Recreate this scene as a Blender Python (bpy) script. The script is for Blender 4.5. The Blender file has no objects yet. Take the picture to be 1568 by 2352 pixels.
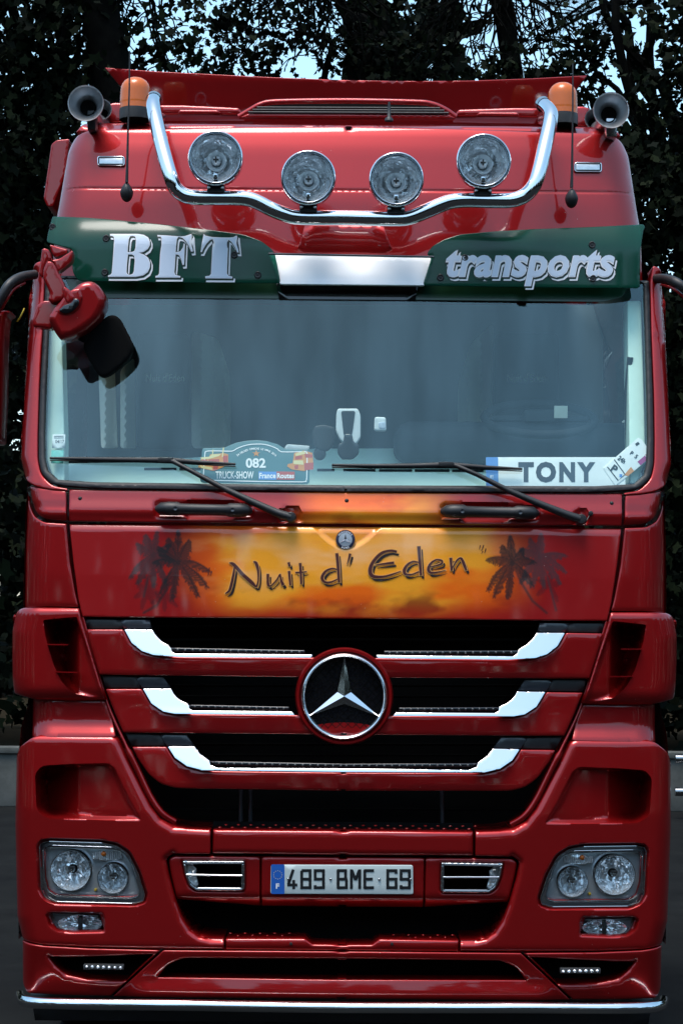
import bpy, bmesh, math, random
import numpy as np
from math import radians, sin, cos, pi
from mathutils import Vector, Matrix
from mathutils.geometry import delaunay_2d_cdt
random.seed(7); rng = np.random.default_rng(7)
scn = bpy.context.scene
C = scn.collection

# ------------------------------------------------------------------ camera, light
PXM = 609.0; DIST = 8.0; FOC = PXM*DIST; EYE = 1.7
CX, CY = 791.2, 1445.0; ROLL = radians(0.45)
cam_d = bpy.data.cameras.new('camera'); cam = bpy.data.objects.new('camera', cam_d); C.objects.link(cam)
cam.location = (0, -DIST, EYE)
cam.rotation_euler = (Matrix.Rotation(radians(90), 4, 'X') @ Matrix.Rotation(ROLL, 4, 'Z')).to_euler()
cam_d.sensor_fit = 'HORIZONTAL'; cam_d.sensor_width = 36; cam_d.lens = 36*FOC/1568
cam_d.shift_x = (784-CX)/1568; cam_d.shift_y = (CY-1176)/1568
cam_d.clip_end = 2000
scn.camera = cam
SUN_EL, SUN_AZ = 73, 205         # azimuth the sun stands at, 0 = +Y, clockwise
w = bpy.data.worlds.new('World'); scn.world = w; w.use_nodes = True
nt = w.node_tree; bg = nt.nodes['Background']
sky = nt.nodes.new('ShaderNodeTexSky'); sky.sky_type = 'NISHITA'; sky.sun_disc = False
sky.sun_elevation = radians(SUN_EL); sky.sun_rotation = radians(SUN_AZ)
sky.air_density = 1.0; sky.dust_density = 1.6; sky.ozone_density = 1.5
hs = nt.nodes.new('ShaderNodeHueSaturation'); hs.inputs['Saturation'].default_value = 1.0; hs.inputs['Hue'].default_value = 0.475
nt.links.new(sky.outputs[0], hs.inputs['Color']); nt.links.new(hs.outputs[0], bg.inputs[0])
bg.inputs[1].default_value = 0.14
sl = bpy.data.lights.new('sun', 'SUN'); sl.energy = 1.3; sl.angle = radians(26); sl.color = (1, .96, .9)
so = bpy.data.objects.new('sun', sl); C.objects.link(so)
sd = Vector((sin(radians(SUN_AZ))*cos(radians(SUN_EL)), cos(radians(SUN_AZ))*cos(radians(SUN_EL)), sin(radians(SUN_EL))))
so.rotation_euler = sd.to_track_quat('Z', 'Y').to_euler(); so.location = (0, -20, 30)
scn.view_settings.view_transform = 'Standard'; scn.view_settings.look = 'None'
scn.view_settings.gamma = 1; scn.view_settings.exposure = 1.2
scn.view_settings.use_curve_mapping = False
scn.cycles.max_bounces = 10; scn.cycles.transparent_max_bounces = 12
scn.cycles.caustics_reflective = False; scn.cycles.caustics_refractive = False

# ------------------------------------------------------------------ photo measures -> place
K = 2309/1568
def cv(x0, y0, wd, pts):                      # measured on a detail of the photograph
    s = wd/1568
    return [((x0+p[0]*s)/K, (y0+p[1]*s)/K) + tuple(p[2:]) for p in pts]
def z1(p): return cv(0, 0, 1155, p)
def z3(p): return cv(0, 700, 1155, p)
def z7(p): return cv(0, 2050, 1155, p)
def z9(p): return cv(0, 2693, 1155, p)
def uv(p):
    dx, dy = p[0]-CX, p[1]-CY
    return (dx*cos(ROLL)+dy*sin(ROLL), -dx*sin(ROLL)+dy*cos(ROLL))
def uvs(pts): return [uv(p) for p in pts]
def at(px, py, Y):                            # a point of the photograph at depth Y
    u, v = uv((px, py)); k = (DIST+Y)/FOC
    return Vector((u*k, Y, EYE-v*k))
def sz(px, Y): return px*(DIST+Y)/FOC
PZ = [.2, .5, 1.0, 1.4, 1.9, 2.18, 2.25, 3.05, 3.15, 3.4, 3.62, 3.74, 3.80, 3.86]
PY = [.06, .0, .0, .03, .05, .07, .09, .34, .355, .39, .445, .49, .61, .86]
def body(X, Z):
    return np.interp(Z, PZ, PY) + 0.11*(X/1.2)**2
def flat(y): return lambda X, Z: X*0+y
def onsurf(u, v, fn=body, off=0.0):
    u = np.asarray(u, float); v = np.asarray(v, float); Y = np.zeros_like(u)+.1
    for _ in range(5):
        k = (DIST+Y)/FOC; Y = fn(u*k, EYE-v*k)+off
    k = (DIST+Y)/FOC
    return u*k, Y, EYE-v*k

# ------------------------------------------------------------------ 2D helpers
def sym(pts):                                  # left half (raw, centre-top .. centre-bottom) -> whole uv loop
    L = uvs(pts); return L + [(-u, v) for u, v in reversed(L)]
def rnd(pts, r=6, n=4):                        # round the corners of a loop
    out = []; N = len(pts)
    for i in range(N):
        a, b, c = Vector(pts[i-1][:2]), Vector(pts[i][:2]), Vector(pts[(i+1) % N][:2])
        rr = pts[i][2] if len(pts[i]) > 2 else r
        la, lc = (a-b).length, (c-b).length
        q = min(rr, la*.45, lc*.45)
        if q < .3: out.append(tuple(b)); continue
        p0, p2 = b+(a-b)/la*q, b+(c-b)/lc*q
        for k in range(n+1):
            t = k/n; out.append(tuple((1-t)**2*p0+2*t*(1-t)*b+t*t*p2))
    return out
def spline(pts, n=6, closed=False):            # Catmull-Rom through points of any dimension
    P = [np.array(p, float) for p in pts]; N = len(P); out = []
    rng_ = range(N if closed else N-1)
    for i in rng_:
        g = (lambda j: P[j % N]) if closed else (lambda j: P[max(0, min(N-1, j))])
        a, b, c, d = g(i-1), g(i), g(i+1), g(i+2)
        for k in range(n):
            t = k/n
            out.append(.5*((2*b)+(c-a)*t+(2*a-5*b+4*c-d)*t*t+(3*b-a-3*c+d)*t**3))
    if not closed: out.append(P[-1])
    return [tuple(p) for p in out]
def resample(loop, seg, closed=True):
    out = []; N = len(loop)
    for i in range(N if closed else N-1):
        a, b = np.array(loop[i][:2]), np.array(loop[(i+1) % N][:2]); L = np.hypot(*(b-a)); n = max(1, int(math.ceil(L/seg)))
        for k in range(n): out.append(tuple(a+(b-a)*k/n))
    if not closed: out.append(tuple(loop[-1][:2]))
    return out
def pdist(P, line, closed=False):              # distance of points (N,2) to a polyline
    L = np.array([q[:2] for q in line], float)
    A = L if closed else L[:-1]; B = np.roll(L, -1, 0) if closed else L[1:]
    best = np.full(len(P), 1e9)
    for a, b in zip(A, B):
        d = b-a; dd = d@d
        if dd < 1e-12: continue
        t = np.clip(((P-a)@d)/dd, 0, 1)
        q = P-(a+t[:, None]*d); best = np.minimum(best, q[:, 0]**2+q[:, 1]**2)
    return np.sqrt(best)
def inside(P, loop):
    L = np.array([q[:2] for q in loop], float); r = np.zeros(len(P), bool); x, y = P[:, 0], P[:, 1]
    for (x1, y1), (x2, y2) in zip(L, np.roll(L, -1, 0)):
        if y1 == y2: continue
        m = ((y1 > y) != (y2 > y)) & (x < (x2-x1)*(y-y1)/(y2-y1)+x1); r ^= m
    return r
def sstep(t): t = np.clip(t, 0, 1); return t*t*(3-2*t)

# ------------------------------------------------------------------ object helpers
def link(name, me, m=None, parent=None, smooth=50):
    if m is not None: me.materials.append(m)
    if smooth:
        me.polygons.foreach_set('use_smooth', [True]*len(me.polygons))
        try: me.set_sharp_from_angle(angle=radians(smooth))
        except Exception: pass
    o = bpy.data.objects.new(name, me); C.objects.link(o)
    if parent is not None: o.parent = parent
    return o
def from_bm(name, bm, m=None, parent=None, smooth=50):
    me = bpy.data.meshes.new(name); bm.to_mesh(me); bm.free(); return link(name, me, m, parent, smooth)
def tag(o, label=None, cat=None, group=None, kind=None):
    if label: o['label'] = label
    if cat: o['category'] = cat
    if group: o['group'] = group
    if kind: o['kind'] = kind
    return o
def thing(name, label, cat, loc=(0, 0, 0), group=None):
    o = bpy.data.objects.new(name, None); C.objects.link(o); o.location = loc; o.empty_display_size = .2
    return tag(o, label, cat, group)
def mirror(o, parent=None):                    # mirrored twin of a part and its sub-parts
    me = o.data.copy(); me.transform(Matrix.Scale(-1, 4, (1, 0, 0))); me.flip_normals()
    c = bpy.data.objects.new(o.name.split('.')[0], me); C.objects.link(c); c.parent = parent or o.parent
    for k in o.keys():
        if k in ('label', 'kind', 'group'): c[k] = o[k]
    for ch in list(o.children): mirror(ch, c)
    return c
def plate(name, loop, holes=(), fn=body, off=0.0, sp=14, r=3, rd=None, thick=.03, reliefs=(), m=None, parent=None,
          guides=(), uvin=False, color=None, smooth=50, solid=False):
    """a sheet with outline, holes, rolled edges, thickness and relief, laid on the surface fn"""
    if not uvin:
        loop = uvs(loop); holes = [uvs(h) for h in holes]
    rd = sz(r, 0) if rd is None else rd
    loops = [resample(loop, max(sp*.9, 2))] + [resample(h, max(sp*.6, 2)) for h in holes]
    pts = []; edges = []; 
    for L in loops:
        b = len(pts); n = len(L); pts += L; edges += [(b+i, b+(i+1) % n) for i in range(n)]
    nb = len(pts)
    extra = []
    for L in loops:
        A = np.array(L)
        ar = 0.5*np.sum(A[:, 0]*np.roll(A[:, 1], -1)-np.roll(A[:, 0], -1)*A[:, 1])
        t = np.roll(A, -1, 0)-np.roll(A, 1, 0); t /= (np.linalg.norm(t, axis=1)[:, None]+1e-9)
        n = np.stack([-t[:, 1], t[:, 0]], 1)
        for sgn in (1, -1):
            for f in (.1, .35, 1.0):
                Q = A+n*sgn*r*f; extra.append((Q, r*f*.85))
    allp = [np.array(pts)]
    def ok(Q, dmin):
        m_ = inside(Q, loop)
        for h in holes: m_ &= ~inside(Q, h)
        Q = Q[m_]
        if not len(Q): return Q
        d = np.full(len(Q), 1e9)
        for L in loops: d = np.minimum(d, pdist(Q, L, True))
        return Q[d >= dmin]
    for Q, dm in extra: allp.append(ok(Q, dm))
    for g, gw in guides:                                       # lines where the relief bends
        G = np.array(resample(uvs(g) if not uvin else g, sp*.5, False))
        t = np.gradient(G, axis=0); t /= (np.linalg.norm(t, axis=1)[:, None]+1e-9); n = np.stack([-t[:, 1], t[:, 0]], 1)
        for f in gw: allp.append(ok(G+n*f, r*.6))
    A = np.array(loop); x0, y0 = A.min(0); x1, y1 = A.max(0)
    nx, ny = int((x1-x0)/sp)+2, int((y1-y0)/sp)+2
    gx, gy = np.meshgrid(x0+(np.arange(nx)+.5)*sp, y0+(np.arange(ny)+.5)*sp)
    gx = gx+(np.arange(ny) % 2)[:, None]*sp*.5
    G = np.stack([gx.ravel(), gy.ravel()], 1)
    allp.append(ok(G, r+sp*.25))
    P = np.concatenate([a for a in allp if len(a)])
    V, E, F, *_ = delaunay_2d_cdt([Vector((p[0], -p[1])) for p in P], edges, [], 0, 1e-4)
    V = np.array([(q.x, -q.y) for q in V]); F = np.array([f for f in F if len(f) == 3])
    cen = V[F].mean(1); k = inside(cen, loop)
    for h in holes: k &= ~inside(cen, h)
    F = F[k]
    d = np.full(len(V), 1e9)
    for L in loops: d = np.minimum(d, pdist(V, L, True))
    q = np.clip(d/max(r, 1e-6), 0, 1)
    rel = rd*(1-np.sqrt(np.clip(1-(1-q)**2, 0, 1)))
    for R in reliefs: rel = rel+R(V)
    X, Y, Z = onsurf(V[:, 0], V[:, 1], fn, off)
    bm = bmesh.new(); vs = [bm.verts.new((X[i], Y[i]+rel[i], Z[i])) for i in range(len(V))]
    for f in F:
        try: bm.faces.new([vs[j] for j in f])
        except ValueError: pass
    for v_ in [v_ for v_ in bm.verts if not v_.link_faces]: bm.verts.remove(v_)
    if thick:
        be = [e for e in bm.edges if len(e.link_faces) == 1]
        ex = bmesh.ops.extrude_edge_only(bm, edges=be)
        for g in ex['geom']:
            if isinstance(g, bmesh.types.BMVert): g.co.y += thick
        if solid: bmesh.ops.edgeloop_fill(bm, edges=[e for e in bm.edges if len(e.link_faces) == 1])
    if color is not None:
        me = bpy.data.meshes.new(name); bm.to_mesh(me); bm.free()
        co = np.array([v_.co[:] for v_ in me.vertices])
        kk = FOC/(DIST+co[:, 1]-0); u_, v_ = co[:, 0]*kk, (EYE-co[:, 2])*kk
        px = CX+u_*cos(ROLL)-v_*sin(ROLL); py = CY+u_*sin(ROLL)+v_*cos(ROLL)
        a = me.color_attributes.new('airbrush', 'FLOAT_COLOR', 'POINT')
        cc = np.ones((len(co), 4)); cc[:, :3] = color(px, py); a.data.foreach_set('color', cc.ravel())
        return link(name, me, m, parent, smooth)
    return from_bm(name, bm, m, parent, smooth)
def pocket(poly, wd, depth):                   # recess inside a polygon; depth number or f(V)
    L = uvs(poly)
    def f(V):
        d = pdist(V, L, True)*np.where(inside(V, L), 1, -1)
        dep = depth(V) if callable(depth) else depth
        return sstep(d/wd)*dep
    return f
def roll(line, r, depth):                      # surface falls away towards a line
    L = uvs(line)
    def f(V):
        q = np.clip(pdist(V, L)/r, 0, 1); return depth*(1-np.sqrt(np.clip(1-(1-q)**2, 0, 1)))
    return f
def groove(line, wd, depth):
    L = uvs(line)
    return lambda V: depth*np.exp(-(pdist(V, L)/wd)**2)
def tube(name, path, rad, n=14, m=None, parent=None, caps=True, smooth=60):
    """path: list of Vector; rad number or list"""
    P = [Vector(p) for p in path]; N = len(P); R = rad if hasattr(rad, '__len__') else [rad]*N
    bm = bmesh.new(); rings = []; nrm = None
    for i, p in enumerate(P):
        t = (P[min(i+1, N-1)]-P[max(i-1, 0)]).normalized()
        if nrm is None:
            nrm = t.orthogonal().normalized()
        nrm = (nrm-t*nrm.dot(t)).normalized(); b = t.cross(nrm)
        rings.append([bm.verts.new(p+(nrm*cos(2*pi*k/n)+b*sin(2*pi*k/n))*R[i]) for k in range(n)])
    for a, b in zip(rings, rings[1:]):
        for k in range(n): bm.faces.new((a[k], a[(k+1) % n], b[(k+1) % n], b[k]))
    if caps:
        bm.faces.new(list(reversed(rings[0]))); bm.faces.new(rings[-1])
    return from_bm(name, bm, m, parent, smooth)
def lathe(name, prof, origin, axis=(0, 1, 0), n=40, m=None, parent=None, smooth=50, scale=(1, 1)):
    """prof: (radius, distance along axis)"""
    ax = Vector(axis).normalized(); q = ax.to_track_quat('Z', 'Y').to_matrix()
    bm = bmesh.new(); rings = []
    for r_, h in prof:
        if r_ < 1e-6: rings.append([bm.verts.new(Vector(origin)+q @ Vector((0, 0, h)))]); continue
        rings.append([bm.verts.new(Vector(origin)+q @ Vector((r_*scale[0]*cos(2*pi*k/n), r_*scale[1]*sin(2*pi*k/n), h))) for k in range(n)])
    for a, b in zip(rings, rings[1:]):
        if len(a) == 1 and len(b) == 1: continue
        for k in range(n):
            k2 = (k+1) % n
            if len(a) == 1: f = (a[0], b[k2], b[k])
            elif len(b) == 1: f = (a[k], a[k2], b[0])
            else: f = (a[k], a[k2], b[k2], b[k])
            bm.faces.new(f)
    bmesh.ops.recalc_face_normals(bm, faces=bm.faces)
    return from_bm(name, bm, m, parent, smooth)
def box(name, lo, hi, m=None, parent=None, bev=.004, rot=None, seg=2):
    bm = bmesh.new(); bmesh.ops.create_cube(bm, size=1)
    lo, hi = Vector(lo), Vector(hi); s = hi-lo
    for v_ in bm.verts: v_.co = Vector((v_.co.x*s.x, v_.co.y*s.y, v_.co.z*s.z))
    if bev: bmesh.ops.bevel(bm, geom=list(bm.edges), offset=bev, segments=seg, profile=.6, affect='EDGES')
    if rot: bmesh.ops.rotate(bm, verts=bm.verts, cent=(0, 0, 0), matrix=rot)
    for v_ in bm.verts: v_.co += (lo+hi)/2
    return from_bm(name, bm, m, parent, 40)
def decal(name, V, F, m=None, parent=None, fn=body, off=-.002, offs=None):
    """thin print: 2D faces in raw photo measures laid on a surface"""
    UV = np.array([uv(p) for p in V]); o_ = off if offs is None else off+np.array(offs)
    X, Y, Z = onsurf(UV[:, 0], UV[:, 1], fn, o_)
    me = bpy.data.meshes.new(name); me.from_pydata([(a, b, c) for a, b, c in zip(X, Y, Z)], [], [tuple(f) for f in F])
    return link(name, me, m, parent, 0)
def ribbon(strokes, dx=0, dy=0, grow=0, n=6, wmin=0):       # strokes: lists of (x,y,width) -> V,F,offs
    V = []; F = []; O = []
    for si, s in enumerate(strokes):
        P = spline(s, n); P = [(p[0]+dx, p[1]+dy, max(p[2]+grow, wmin)) for p in P]
        b = len(V)
        for i, p in enumerate(P):
            a, c = P[max(i-1, 0)], P[min(i+1, len(P)-1)]
            t = Vector((c[0]-a[0], c[1]-a[1])).normalized(); nn = Vector((-t.y, t.x))*p[2]/2
            e = t*(grow/2)*(-1 if i == 0 else (1 if i == len(P)-1 else 0))
            V += [(p[0]+nn.x+e.x, p[1]+nn.y+e.y), (p[0]-nn.x+e.x, p[1]-nn.y+e.y)]; O += [-si*4e-5]*2
            if i: F.append((b+2*i-2, b+2*i, b+2*i+1, b+2*i-1))
    return V, F, O
def fill(loops, holes=(), grid=0):                      # triangulate closed outlines (raw)
    pts = []; ed = []
    for L in list(loops)+list(holes):
        b = len(pts); pts += [tuple(p[:2]) for p in L]; ed += [(b+i, b+(i+1) % len(L)) for i in range(len(L))]
    if grid:
        A = np.array(pts); lo, hi = A.min(0), A.max(0)
        G = np.array([(a, b) for a in np.arange(lo[0]+grid/2, hi[0], grid) for b in np.arange(lo[1]+grid/2, hi[1], grid)])
        dd = np.full(len(G), 1e9)
        for L in list(loops)+list(holes): dd = np.minimum(dd, pdist(G, L, True))
        pts += [tuple(g) for g in G[dd > grid*.3]]
    V, E, F, *_ = delaunay_2d_cdt([Vector((p[0], -p[1])) for p in pts], ed, [], 0, 1e-4)
    V = [(q.x, -q.y) for q in V]; cen = np.array([[sum(V[j][0] for j in f)/3, sum(V[j][1] for j in f)/3] for f in F])
    k = np.zeros(len(F), bool)
    for L in loops: k |= inside(cen, L)
    for L in holes: k &= ~inside(cen, L)
    return V, [f for f, kk in zip(F, k) if kk]
def inflate(L, d, dx=0, dy=0):
    A = np.array([p[:2] for p in L], float)
    ar = np.sum(A[:, 0]*np.roll(A[:, 1], -1)-np.roll(A[:, 0], -1)*A[:, 1])
    e = np.roll(A, -1, 0)-A; e /= (np.linalg.norm(e, axis=1)[:, None]+1e-9); n = np.stack([e[:, 1], -e[:, 0]], 1)*(1 if ar > 0 else -1)
    n0 = np.roll(n, 1, 0); b = n+n0; L_ = np.linalg.norm(b, axis=1)[:, None]; b = b/(L_+1e-6)
    c = np.clip(np.sum(b*n, 1), .45, 1)[:, None]
    return [tuple(p) for p in A+b*d/c+np.array([dx, dy])]
def text2d(s, bold=0.0, shear=0.0, spacing=1.0):
    cu = bpy.data.curves.new('t', 'FONT'); cu.body = s; cu.offset = bold; cu.shear = shear; cu.space_character = spacing
    cu.resolution_u = 3; cu.fill_mode = 'BOTH' if False else cu.fill_mode
    o = bpy.data.objects.new('t', cu); C.objects.link(o)
    bpy.context.view_layer.update()
    dg = bpy.context.evaluated_depsgraph_get(); e = o.evaluated_get(dg); me = e.to_mesh()
    V = [(v_.co.x, -v_.co.y) for v_ in me.vertices]; F = [tuple(p.vertices) for p in me.polygons]
    e.to_mesh_clear(); bpy.data.objects.remove(o); bpy.data.curves.remove(cu)
    return V, F
def fit(VF, x0, y0, x1, y1, ang=0.0, arc=None):
    V, F = VF; A = np.array(V); lo, hi = A.min(0), A.max(0); T = (A-lo)/(hi-lo)
    P = np.array([x0, y0])+T*np.array([x1-x0, y1-y0])
    if ang:
        c = np.array([(x0+x1)/2, (y0+y1)/2]); R = np.array([[cos(ang), sin(ang)], [-sin(ang), cos(ang)]]); P = (P-c)@R+c
    if arc: P[:, 1] += arc*((P[:, 0]-(x0+x1)/2)/((x1-x0)/2))**2
    return [tuple(p) for p in P], F
def join_vf(items):
    V = []; F = []
    for v_, f_ in items:
        b = len(V); V += list(v_); F += [tuple(i+b for i in f) for f in f_]
    return V, F

# ------------------------------------------------------------------ materials
def mat(name, col, rough=.5, metal=0.0, coat=0.0, noise=0.0, nscale=8.0, bump=0.0, bscale=200.0, spec=.5, trans=0.0, cr=.03, alpha=1.0, bdist=.002):
    m = bpy.data.materials.new(name); m.use_nodes = True; t = m.node_tree; b = t.nodes['Principled BSDF']
    b.inputs['Base Color'].default_value = (*col, 1); b.inputs['Roughness'].default_value = rough
    b.inputs['Metallic'].default_value = metal; b.inputs['Coat Weight'].default_value = coat; b.inputs['Coat Roughness'].default_value = cr
    b.inputs['Specular IOR Level'].default_value = spec; b.inputs['Transmission Weight'].default_value = trans; b.inputs['Alpha'].default_value = alpha
    tc = t.nodes.new('ShaderNodeTexCoord')
    if noise:
        n = t.nodes.new('ShaderNodeTexNoise'); n.inputs['Scale'].default_value = nscale; n.inputs['Detail'].default_value = 6
        t.links.new(tc.outputs['Object'], n.inputs['Vector'])
        r = t.nodes.new('ShaderNodeMapRange'); r.inputs['To Min'].default_value = 1-noise; r.inputs['To Max'].default_value = 1+noise
        t.links.new(n.outputs['Fac'], r.inputs['Value'])
        x = t.nodes.new('ShaderNodeMix'); x.data_type = 'RGBA'; x.blend_type = 'MULTIPLY'; x.inputs['Factor'].default_value = 1
        x.inputs['A'].default_value = (*col, 1); t.links.new(r.outputs[0], x.inputs['B']); t.links.new(x.outputs['Result'], b.inputs['Base Color'])
        q = t.nodes.new('ShaderNodeMapRange'); q.inputs['To Min'].default_value = rough*.75; q.inputs['To Max'].default_value = rough*1.3+.01
        t.links.new(n.outputs['Fac'], q.inputs['Value']); t.links.new(q.outputs[0], b.inputs['Roughness'])
    if bump:
        n2 = t.nodes.new('ShaderNodeTexNoise'); n2.inputs['Scale'].default_value = bscale; n2.inputs['Detail'].default_value = 3
        t.links.new(tc.outputs['Object'], n2.inputs['Vector'])
        bp = t.nodes.new('ShaderNodeBump'); bp.inputs['Strength'].default_value = bump; bp.inputs['Distance'].default_value = bdist
        t.links.new(n2.outputs['Fac'], bp.inputs['Height']); t.links.new(bp.outputs[0], b.inputs['Normal'])
    return m
def glassmat(name, tint, gloss=(1, 1, 1), ior=1.5, gain=1.0, rough=0.0, body_col=None, body_mix=0.0, film=0.0):
    m = bpy.data.materials.new(name); m.use_nodes = True; t = m.node_tree; t.nodes.clear()
    o = t.nodes.new('ShaderNodeOutputMaterial'); tr = t.nodes.new('ShaderNodeBsdfTransparent'); gl = t.nodes.new('ShaderNodeBsdfGlossy')
    tr.inputs[0].default_value = (*tint, 1); gl.inputs['Color'].default_value = (*gloss, 1); gl.inputs['Roughness'].default_value = rough
    f0 = ((ior-1)/(ior+1))**2                    # Schlick, the same from both sides of the pane
    lw = t.nodes.new('ShaderNodeLayerWeight'); lw.inputs[0].default_value = .5
    pw = t.nodes.new('ShaderNodeMath'); pw.operation = 'POWER'; pw.inputs[1].default_value = 5; t.links.new(lw.outputs['Facing'], pw.inputs[0])
    fr = t.nodes.new('ShaderNodeMath'); fr.operation = 'MULTIPLY_ADD'; fr.inputs[1].default_value = 1-f0; fr.inputs[2].default_value = f0; t.links.new(pw.outputs[0], fr.inputs[0])
    mu = t.nodes.new('ShaderNodeMath'); mu.operation = 'MULTIPLY'; mu.use_clamp = True; mu.inputs[1].default_value = gain
    if film:                                     # rain streaks and road film make the shine uneven
        tc = t.nodes.new('ShaderNodeTexCoord'); mp = t.nodes.new('ShaderNodeMapping'); mp.inputs['Scale'].default_value = (3.2, 1, .55)
        nz = t.nodes.new('ShaderNodeTexNoise'); nz.inputs['Scale'].default_value = 1.6; nz.inputs['Detail'].default_value = 7
        mr = t.nodes.new('ShaderNodeMapRange'); mr.inputs['From Min'].default_value = .3; mr.inputs['From Max'].default_value = .7; mr.inputs['To Min'].default_value = gain*(1-film); mr.inputs['To Max'].default_value = gain*(1+film)
        t.links.new(tc.outputs['Object'], mp.inputs[0]); t.links.new(mp.outputs[0], nz.inputs['Vector']); t.links.new(nz.outputs['Fac'], mr.inputs[0]); t.links.new(mr.outputs[0], mu.inputs[1])
    mx = t.nodes.new('ShaderNodeMixShader'); t.links.new(fr.outputs[0], mu.inputs[0]); t.links.new(mu.outputs[0], mx.inputs[0])
    base = tr.outputs[0]
    if body_col:
        df = t.nodes.new('ShaderNodeBsdfDiffuse'); df.inputs[0].default_value = (*body_col, 1)
        m2 = t.nodes.new('ShaderNodeMixShader'); m2.inputs[0].default_value = body_mix
        t.links.new(tr.outputs[0], m2.inputs[1]); t.links.new(df.outputs[0], m2.inputs[2]); base = m2.outputs[0]
    t.links.new(base, mx.inputs[1]); t.links.new(gl.outputs[0], mx.inputs[2]); t.links.new(mx.outputs[0], o.inputs[0])
    return m
RED = (.29, .0040, .005)
def paintmat(name, col=RED, attr=None):
    m = mat(name, col, rough=.42, metal=.12 if attr else .6, coat=1.0, cr=.02, spec=.2)
    t = m.node_tree; b = t.nodes['Principled BSDF']; tc = t.nodes.new('ShaderNodeTexCoord')
    n = t.nodes.new('ShaderNodeTexNoise'); n.inputs['Scale'].default_value = 3; n.inputs['Detail'].default_value = 8
    t.links.new(tc.outputs['Object'], n.inputs['Vector'])
    r = t.nodes.new('ShaderNodeMapRange'); r.inputs['To Min'].default_value = .015; r.inputs['To Max'].default_value = .09
    t.links.new(n.outputs['Fac'], r.inputs['Value']); t.links.new(r.outputs[0], b.inputs['Coat Roughness'])
    # metal flake and a little road dirt
    fl = t.nodes.new('ShaderNodeTexNoise'); fl.inputs['Scale'].default_value = 900; fl.inputs['Detail'].default_value = 1
    t.links.new(tc.outputs['Object'], fl.inputs['Vector'])
    fr = t.nodes.new('ShaderNodeMapRange'); fr.inputs['To Min'].default_value = .80; fr.inputs['To Max'].default_value = 1.2
    t.links.new(fl.outputs['Fac'], fr.inputs['Value'])
    x = t.nodes.new('ShaderNodeMix'); x.data_type = 'RGBA'; x.blend_type = 'MULTIPLY'; x.inputs['Factor'].default_value = 1
    x.inputs['A'].default_value = (*col, 1); t.links.new(fr.outputs[0], x.inputs['B'])
    if attr:
        a = t.nodes.new('ShaderNodeAttribute'); a.attribute_name = attr; t.links.new(a.outputs['Color'], x.inputs['A'])
    sp = t.nodes.new('ShaderNodeTexVoronoi'); sp.inputs['Scale'].default_value = 42; t.links.new(tc.outputs['Object'], sp.inputs['Vector'])
    lt = t.nodes.new('ShaderNodeMath'); lt.operation = 'LESS_THAN'; lt.inputs[1].default_value = .05; t.links.new(sp.outputs['Distance'], lt.inputs[0])
    wn = t.nodes.new('ShaderNodeTexNoise'); wn.inputs['Scale'].default_value = 5; t.links.new(tc.outputs['Object'], wn.inputs['Vector'])
    gt = t.nodes.new('ShaderNodeMath'); gt.operation = 'GREATER_THAN'; gt.inputs[1].default_value = .62; t.links.new(wn.outputs['Fac'], gt.inputs[0])
    an = t.nodes.new('ShaderNodeMath'); an.operation = 'MULTIPLY'; t.links.new(lt.outputs[0], an.inputs[0]); t.links.new(gt.outputs[0], an.inputs[1])
    y = t.nodes.new('ShaderNodeMix'); y.data_type = 'RGBA'; y.inputs['B'].default_value = (.5, .42, .38, 1)
    t.links.new(an.outputs[0], y.inputs['Factor']); t.links.new(x.outputs['Result'], y.inputs['A']); t.links.new(y.outputs['Result'], b.inputs['Base Color'])
    return m
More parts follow.
